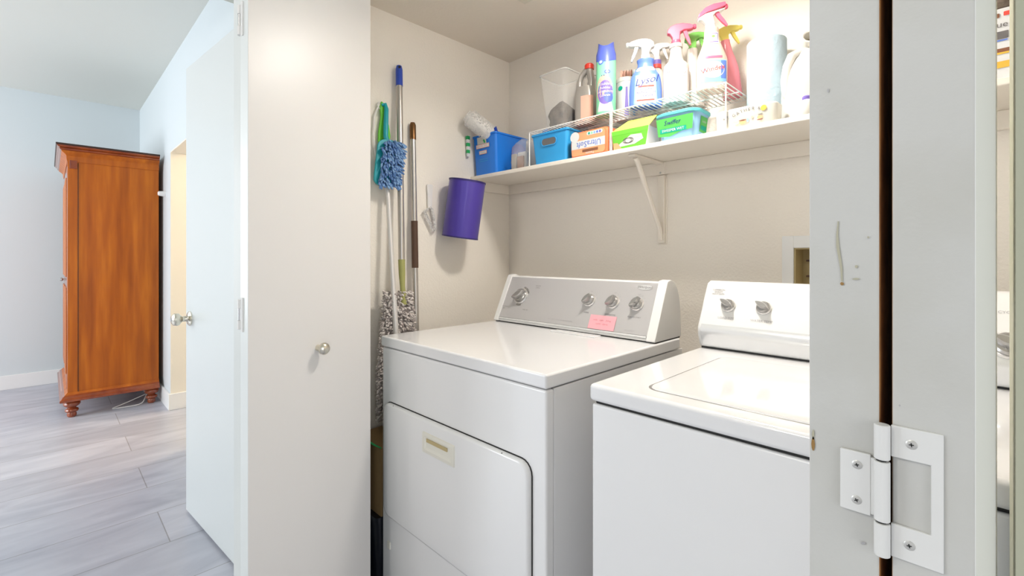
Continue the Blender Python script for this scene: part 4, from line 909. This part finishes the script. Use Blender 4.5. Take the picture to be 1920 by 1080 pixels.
# small sprayer half hidden behind the can
def sprayer(name, label, x, y, rz, secs, m_body, hz, **k):
    t = thing(name, label, 'spray bottle', (x, y, ZR), rz); ss = smooth_secs(secs, 4)
    one(lambda b_: body(b_, ss, m_body), 'bottle', t)
    spray_head(t, hz, **k); return t, ss
rnds = lambda r_, h, neck: [(0, r_ * .92, r_ * .92, 2), (.005, r_, r_, 2), (h * .62, r_, r_, 2), (h * .78, r_ * .75, r_ * .75, 2), (h * .86, neck, neck, 2), (h, neck, neck, 2)]
sprayer('spray_bottle', 'white spray bottle almost hidden behind the mint aerosol can', -1.085, 1.595, R(180), rnds(.028, .190, .013), 'spray_white', .190, m_head='spray_white', m_trig='spray_white', k=.75)

# aerosol can
ac = thing('aerosol_can', 'tall mint green aerosol can with purple label and notched blue cap', 'spray can', (-0.969, 1.462, ZR), R(28))
cs = [(0, .034, .034, 2, 0), (.004, .036, .036, 2, 0), (.212, .036, .036, 2, 0), (.222, .033, .033, 2, 0)]
one(lambda b_: body(b_, cs, 'mint', 44), 'can', ac)
def cap(b_):
    n = 44; rings = []
    for z, r_ in ((.205, .0365), (.225, .0362), (.240, .032), (.250, .030)):
        rings.append([(r_ * cos(2 * pi * j / n), r_ * sin(2 * pi * j / n), z - (0.016 * max(0, -sin(2 * pi * j / n)) if z < .21 else 0)) for j in range(n)])
    top = []
    for j in range(n):
        a = 2 * pi * j / n; top.append((.0285 * cos(a), .0285 * sin(a), .250 + 0.020 * abs(cos(a)) ** 2))
    rings.append(top); rings.append([(x * .6, y * .6, z - .018) for x, y, z in top]); b_.loft(rings, 'periwinkle')
one(cap, 'cap', ac)['label'] = 'blue cap with a notched top'
def acl(b_):
    patch(b_, cs, .066, .010, .050, 'label_white', .0005, lambda t: 1 - .4 * t); blob(b_, cs, -.004, .090, .064, .100, 'peach', .0006); blob(b_, cs, 0, .078, .058, .088, 'violet', .0009); blob(b_, cs, 0.012, .060, .034, .04, 'periwinkle', .0012)
    for i, s in enumerate(('Scrubbing', 'Bubbles', 'BATHROOM', 'CLEANER')): scribble(b_, s, .014 - .0015 * i, 'label_white', cs, -.002, .108 - i * .014, .0016)
    blob(b_, cs, .008, .152, .022, .016, 'periwinkle', .0008); blob(b_, cs, .008, .152, .014, .004, 'label_white', .0014); blob(b_, cs, -.016, .190, .022, .020, 'label_blue', .0008); blob(b_, cs, -.016, .190, .012, .010, 'label_white', .0012)
    for x in (-.012, -.004): blob(b_, cs, x, .139, .003, .005, 'navy', .001)
one(acl, 'label', ac)

# wipes canister with a brush on it
wc = thing('wipes_canister', 'white round canister of wipes behind the blue spray bottle', 'canister', (-0.950, 1.575, ZR), R(30))
ws = [(0, .038, .038, 2, 0), (.004, .040, .040, 2, 0), (.146, .040, .040, 2, 0)]
one(lambda b_: body(b_, ws, 'label_white', 40), 'canister', wc)
one(lambda b_: b_.lathe([(.0415, .144), (.042, .158), (.036, .161)], 'spray_white'), 'lid', wc)
def wcl(b_): blob(b_, ws, -.025, .118, .02, .018, 'teal_print', .001); patch(b_, ws, .016, .01, .12, 'violet', .0008, lambda t: 1 - .6 * t, cx=.0); patch(b_, ws, .012, .01, .14, 'pale_blue', .0006, cx=.03)
one(wcl, 'label', wc)
hb = thing('nail_brush', 'small brush with brown bristles and green tuft lying on the wipes canister', 'brush', (-0.950, 1.575, ZR + .1612), R(35))
def hbb(b_):
    rn = random.Random(1)
    for i in range(130):
        x = rn.uniform(-.024, .020); y = rn.uniform(-.010, .010); b_.tube([(x, y, .006), (x + rn.uniform(-.003, .003), y, .032 + rn.uniform(-.003, .003))], .0011, 'peach' if i % 3 else 'brown_print', 4)
    for i in range(60):
        x = rn.uniform(.020, .032); y = rn.uniform(-.010, .010); b_.tube([(x, y, .006), (x + rn.uniform(-.003, .006), y, .034)], .0012, 'teal' if i % 2 else 'label_white', 4)
one(hbb, 'bristles', hb); bx('brush_back', -.028, .036, -.012, .012, 0, .007, 'white_plastic', hb, bevel=.002)

# blue disinfectant sprayer
ly, ls = sprayer('spray_bottle', 'broad blue spray bottle with white label and white trigger head', -0.818, 1.478, R(30),
    [(0, .050, .024, 3), (.005, .055, .027, 3), (.05, .055, .028, 3), (.100, .050, .027, 2.8), (.122, .040, .025, 2.4), (.138, .029, .023, 2.1), (.152, .026, .022, 2), (.166, .029, .024, 2), (.170, .016, .016, 2)],
    'label_blue', .170, m_head='spray_white', m_trig='spray_white', hrz=pi, k=1.0)
def lyl(b_):
    patch(b_, ls, .078, .008, .108, 'pale_blue', .0005, lambda t: 1 - .15 * t); patch(b_, ls, .066, .010, .102, 'label_white', .0009, lambda t: 1 - .18 * t * t); patch(b_, ls, .06, .122, .136, 'label_white', .0006)
    scribble(b_, 'Lysol', .036, 'navy', ls, 0, .086, .0018, .45, rot=.18); patch(b_, ls, .052, .064, .070, 'label_red', .0014, cx=.002)
    for i, (s, c) in enumerate((('POWER', 'navy'), ('BATHROOM', 'navy'), ('CLEANER', 'navy'))): scribble(b_, s, .011, c, ls, .002, .055 - i * .0105, .0016, 0)
    patch(b_, ls, .058, .017, .022, 'label_red', .0014)
one(lyl, 'label', ly)
# another behind
s3, ss3 = sprayer('spray_bottle', 'white spray bottle with blue and red neck behind the broad blue one', -0.838, 1.597, R(20), rnds(.032, .205, .014), 'milky', .208, m_head='spray_white', m_trig='spray_white', hrz=0, k=.85)
one(lambda b_: b_.lathe([(.0165, .190), (.0165, .206)], 'violet'), 'neck_band', s3)['label'] = 'blue band'; one(lambda b_: b_.lathe([(.0172, .176), (.0172, .190)], 'label_red'), 'neck_band', s3)['label'] = 'red band'

# handwritten one with pink head
pk, ps = sprayer('spray_bottle', 'milky round spray bottle with handwriting and deep pink trigger head', -0.726, 1.520, R(28),
    [(0, .040, .040, 2), (.005, .0425, .0425, 2), (.115, .0425, .0425, 2), (.135, .036, .036, 2), (.148, .025, .025, 2), (.160, .022, .022, 2), (.190, .019, .019, 2), (.192, .022, .022, 2), (.204, .022, .022, 2), (.206, .014, .014, 2)],
    'milky', .204, m_head='spray_pink', m_trig='spray_pink', hrz=0, k=.98)
def pkl(b_):
    patch(b_, ps, .084, .030, .112, 'label_white', .0006)
    f_ = on(ps, .0014)
    for i, (x, z, w, h, n_) in enumerate(((-.026, .100, .020, .010, 1), (-.024, .086, .022, .007, 2), (.018, .096, .034, .008, 2), (.018, .084, .036, .006, 2), (.012, .064, .026, .009, 2), (-.028, .066, .016, .006, 1))): squiggle(b_, w, h, 'print_grey', lambda a, c: f_(x + a, z + c), 20 + i, words=n_)
one(pkl, 'label', pk)['label'] = 'white label with handwriting'
gn, gss = sprayer('spray_bottle', 'milky spray bottle with green trigger head behind the deep pink one', -0.703, 1.598, R(30),
    [(0, .036, .036, 2), (.005, .0385, .0385, 2), (.115, .0385, .0385, 2), (.135, .030, .030, 2), (.150, .021, .021, 2), (.190, .017, .017, 2), (.206, .017, .017, 2)],
    'milky', .200, m_head='spray_green', m_trig='spray_green', hrz=0, k=.9)
def gnl(b_):
    f_ = on(gss, .0014); squiggle(b_, .028, .008, 'print_grey', lambda a, c: f_(.022 + a, .084 + c), 31); squiggle(b_, .030, .007, 'print_grey', lambda a, c: f_(.022 + a, .072 + c), 32)
one(gnl, 'handwriting', gn)

# large clear glass cleaner with pink head
wx, wxs = sprayer('spray_bottle', 'large peach-clear spray bottle with blue label and salmon pink trigger, at rack end', -0.590, 1.480, R(34),
    [(0, .040, .028, 3), (.005, .044, .032, 3), (.075, .045, .033, 3), (.100, .044, .031, 2.8), (.130, .034, .027, 2.4), (.160, .024, .023, 2), (.195, .021, .020, 2), (.200, .015, .015, 2)],
    'peach_clear', .196, m_head='spray_white', m_trig='spray_pink', hrz=0, k=.98, tilt=R(16), m_top='spray_pink')
def wxl(b_):
    patch(b_, wxs, .074, .020, .088, 'pale_blue', .0006); blob(b_, wxs, -.002, .058, .064, .052, 'label_white', .0011); patch(b_, wxs, .016, .03, .085, 'label_blue', .0009, cx=.028)
    scribble(b_, 'Windex', .021, 'label_red', wxs, -.003, .060, .0018, .1, rot=.2); patch(b_, wxs, .034, .142, .180, 'label_white', .0008); patch(b_, wxs, .028, .146, .176, 'violet', .0012); patch(b_, wxs, .024, .149, .173, 'label_white', .0015)
    f_ = on(wxs, .002); squiggle(b_, .018, .005, 'violet', lambda a, c: f_(a, .154 + c), 41); blob(b_, wxs, 0, .165, .010, .008, 'spray_green', .002)
    patch(b_, wxs, .05, .094, .102, 'spray_pink', .0006)
one(wxl, 'label', wx)
pn, pns = sprayer('spray_bottle', 'clear bottle of pink liquid with yellow trigger head, rightmost on the rack', -0.563, 1.585, R(30),
    [(0, .026, .022, 3), (.005, .029, .024, 3), (.070, .029, .024, 3), (.110, .026, .022, 2.6), (.150, .018, .017, 2.2), (.180, .014, .014, 2), (.190, .014, .014, 2)],
    'pink_clear', .176, m_head='spray_yellow', m_trig='spray_yellow', hrz=0, k=.85)
pn.rotation_euler = (0, R(-7), R(30))

# paper towel roll
pt = thing('paper_towel_roll', 'pale blue-white roll of paper towel standing beside the white jug', 'paper towel', (-0.4635, 1.590, ZS))
def ptr(b_):
    n = 48; b_.lathe([(.054, 0), (.0555, .003), (.0555, .294), (.0535, .297), (.020, .297), (.020, .29)], 'towel', n=n)
    pass
one(ptr, 'paper', pt); one(lambda b_: b_.lathe([(.020, .002), (.020, .2975), (.0185, .2975), (.0185, .002)], 'tube_board', caps=(False, False)), 'core', pt)
# white milk-type jug, uncapped and turned
wj = thing('water_jug', 'large white plastic jug without cap at the right end of the visible shelf', 'jug', (-0.345, 1.560, ZS), R(22))
wsec = smooth_secs([(0, .058, .058, 3.4), (.008, .064, .064, 3.4), (.10, .066, .066, 3.2), (.15, .060, .060, 3), (.185, .045, .048, 2.6), (.205, .034, .036, 2.2), (.225, .026, .026, 2), (.230, .022, .022, 2)], 4)
one(lambda b_: body(b_, wsec, 'jug_white', 44), 'bottle', wj)
one(lambda b_: b_.tube([(-.024, -.01, .215), (-.044, -.022, .205), (-.056, -.030, .175), (-.062, -.034, .135), (-.058, -.032, .095), (-.050, -.026, .08)], [.014, .013, .012, .012, .013, .012], 'jug_white', 14), 'handle', wj)
def mouth(b_):
    T = Matrix.Translation((0.0, .004, .232)) @ Matrix.Rotation(R(66), 4, 'X')
    b_.lathe([(.020, -0.005), (.020, .030), (.0225, .031), (.0225, .045), (.0195, .0465), (.0165, .045), (.0165, .02)], 'jug_white', T=T, n=28); b_.lathe([(.0165, .02), (.016, .0195)], 'recess_tan', T=T, n=28); b_.tube([(0, 0, .205), (0, .002, .225), (0, -.004, .238)], [.026, .024, .019], 'jug_white', 20)
one(mouth, 'spout', wj)
pc = thing('small_bottle', 'small white squat bottle with purple cap in front of the white jug', 'bottle', (-0.318, 1.425, ZS))
one(lambda b_: b_.lathe([(.018, 0), (.0195, .003), (.0195, .030), (.014, .040), (.009, .043)], 'jug_white'), 'bottle', pc); one(lambda b_: b_.lathe([(.010, .041), (.0105, .050), (.008, .053)], 'violet'), 'cap', pc)['label'] = 'purple cap'
# printed box seen through the slit at far right
xb = thing('printed_box', 'white box with printed pictures on the shelf seen through the slit at far right', 'box', (0.085, 1.50, ZS))
bx('carton', -0.075, 0.075, -0.08, 0.08, 0, 0.150, 'label_white', xb, bevel=.002)
def xbl(b_):
    T = frame((-0.046, -0.0806, 0.075), (1, 0, 0), (0, 0, 1)); Z_ = lambda o_: T @ Matrix.Translation((0, 0, o_))
    for x, y, w, h, c in ((-.010, .060, .012, .009, 'brown_print'), (.008, .062, .012, .009, 'label_red'), (-.004, .018, .026, .016, 'print_grey'), (-.004, .007, .024, .003, 'label_blue'), (-.002, -.014, .026, .008, 'brown_print'), (-.002, -.020, .024, .004, 'yellow_print'), (-.002, -.044, .028, .014, 'yellow_print')): flat(b_, rrect(w, h, .0014, x, y), c, Z_(.0006))
    put_text(b_, 'ue', .018, 'print_grey', Z_(.0008) @ Matrix.Translation((0.0, .040, 0)))
one(xbl, 'printed_pictures', xb)
br_ = thing('folded_bag', 'dark brown folded bag lying on the printed box at far right', 'bag', (0.085, 1.51, ZS + .151))
one(lambda b_: b_.loft([[(x, y, z) for x, y in rrect(w, d, .02)] for z, w, d in ((0, .12, .12), (.01, .135, .13), (.04, .13, .12), (.05, .10, .10))], 'cloth_dark'), 'bag', br_)
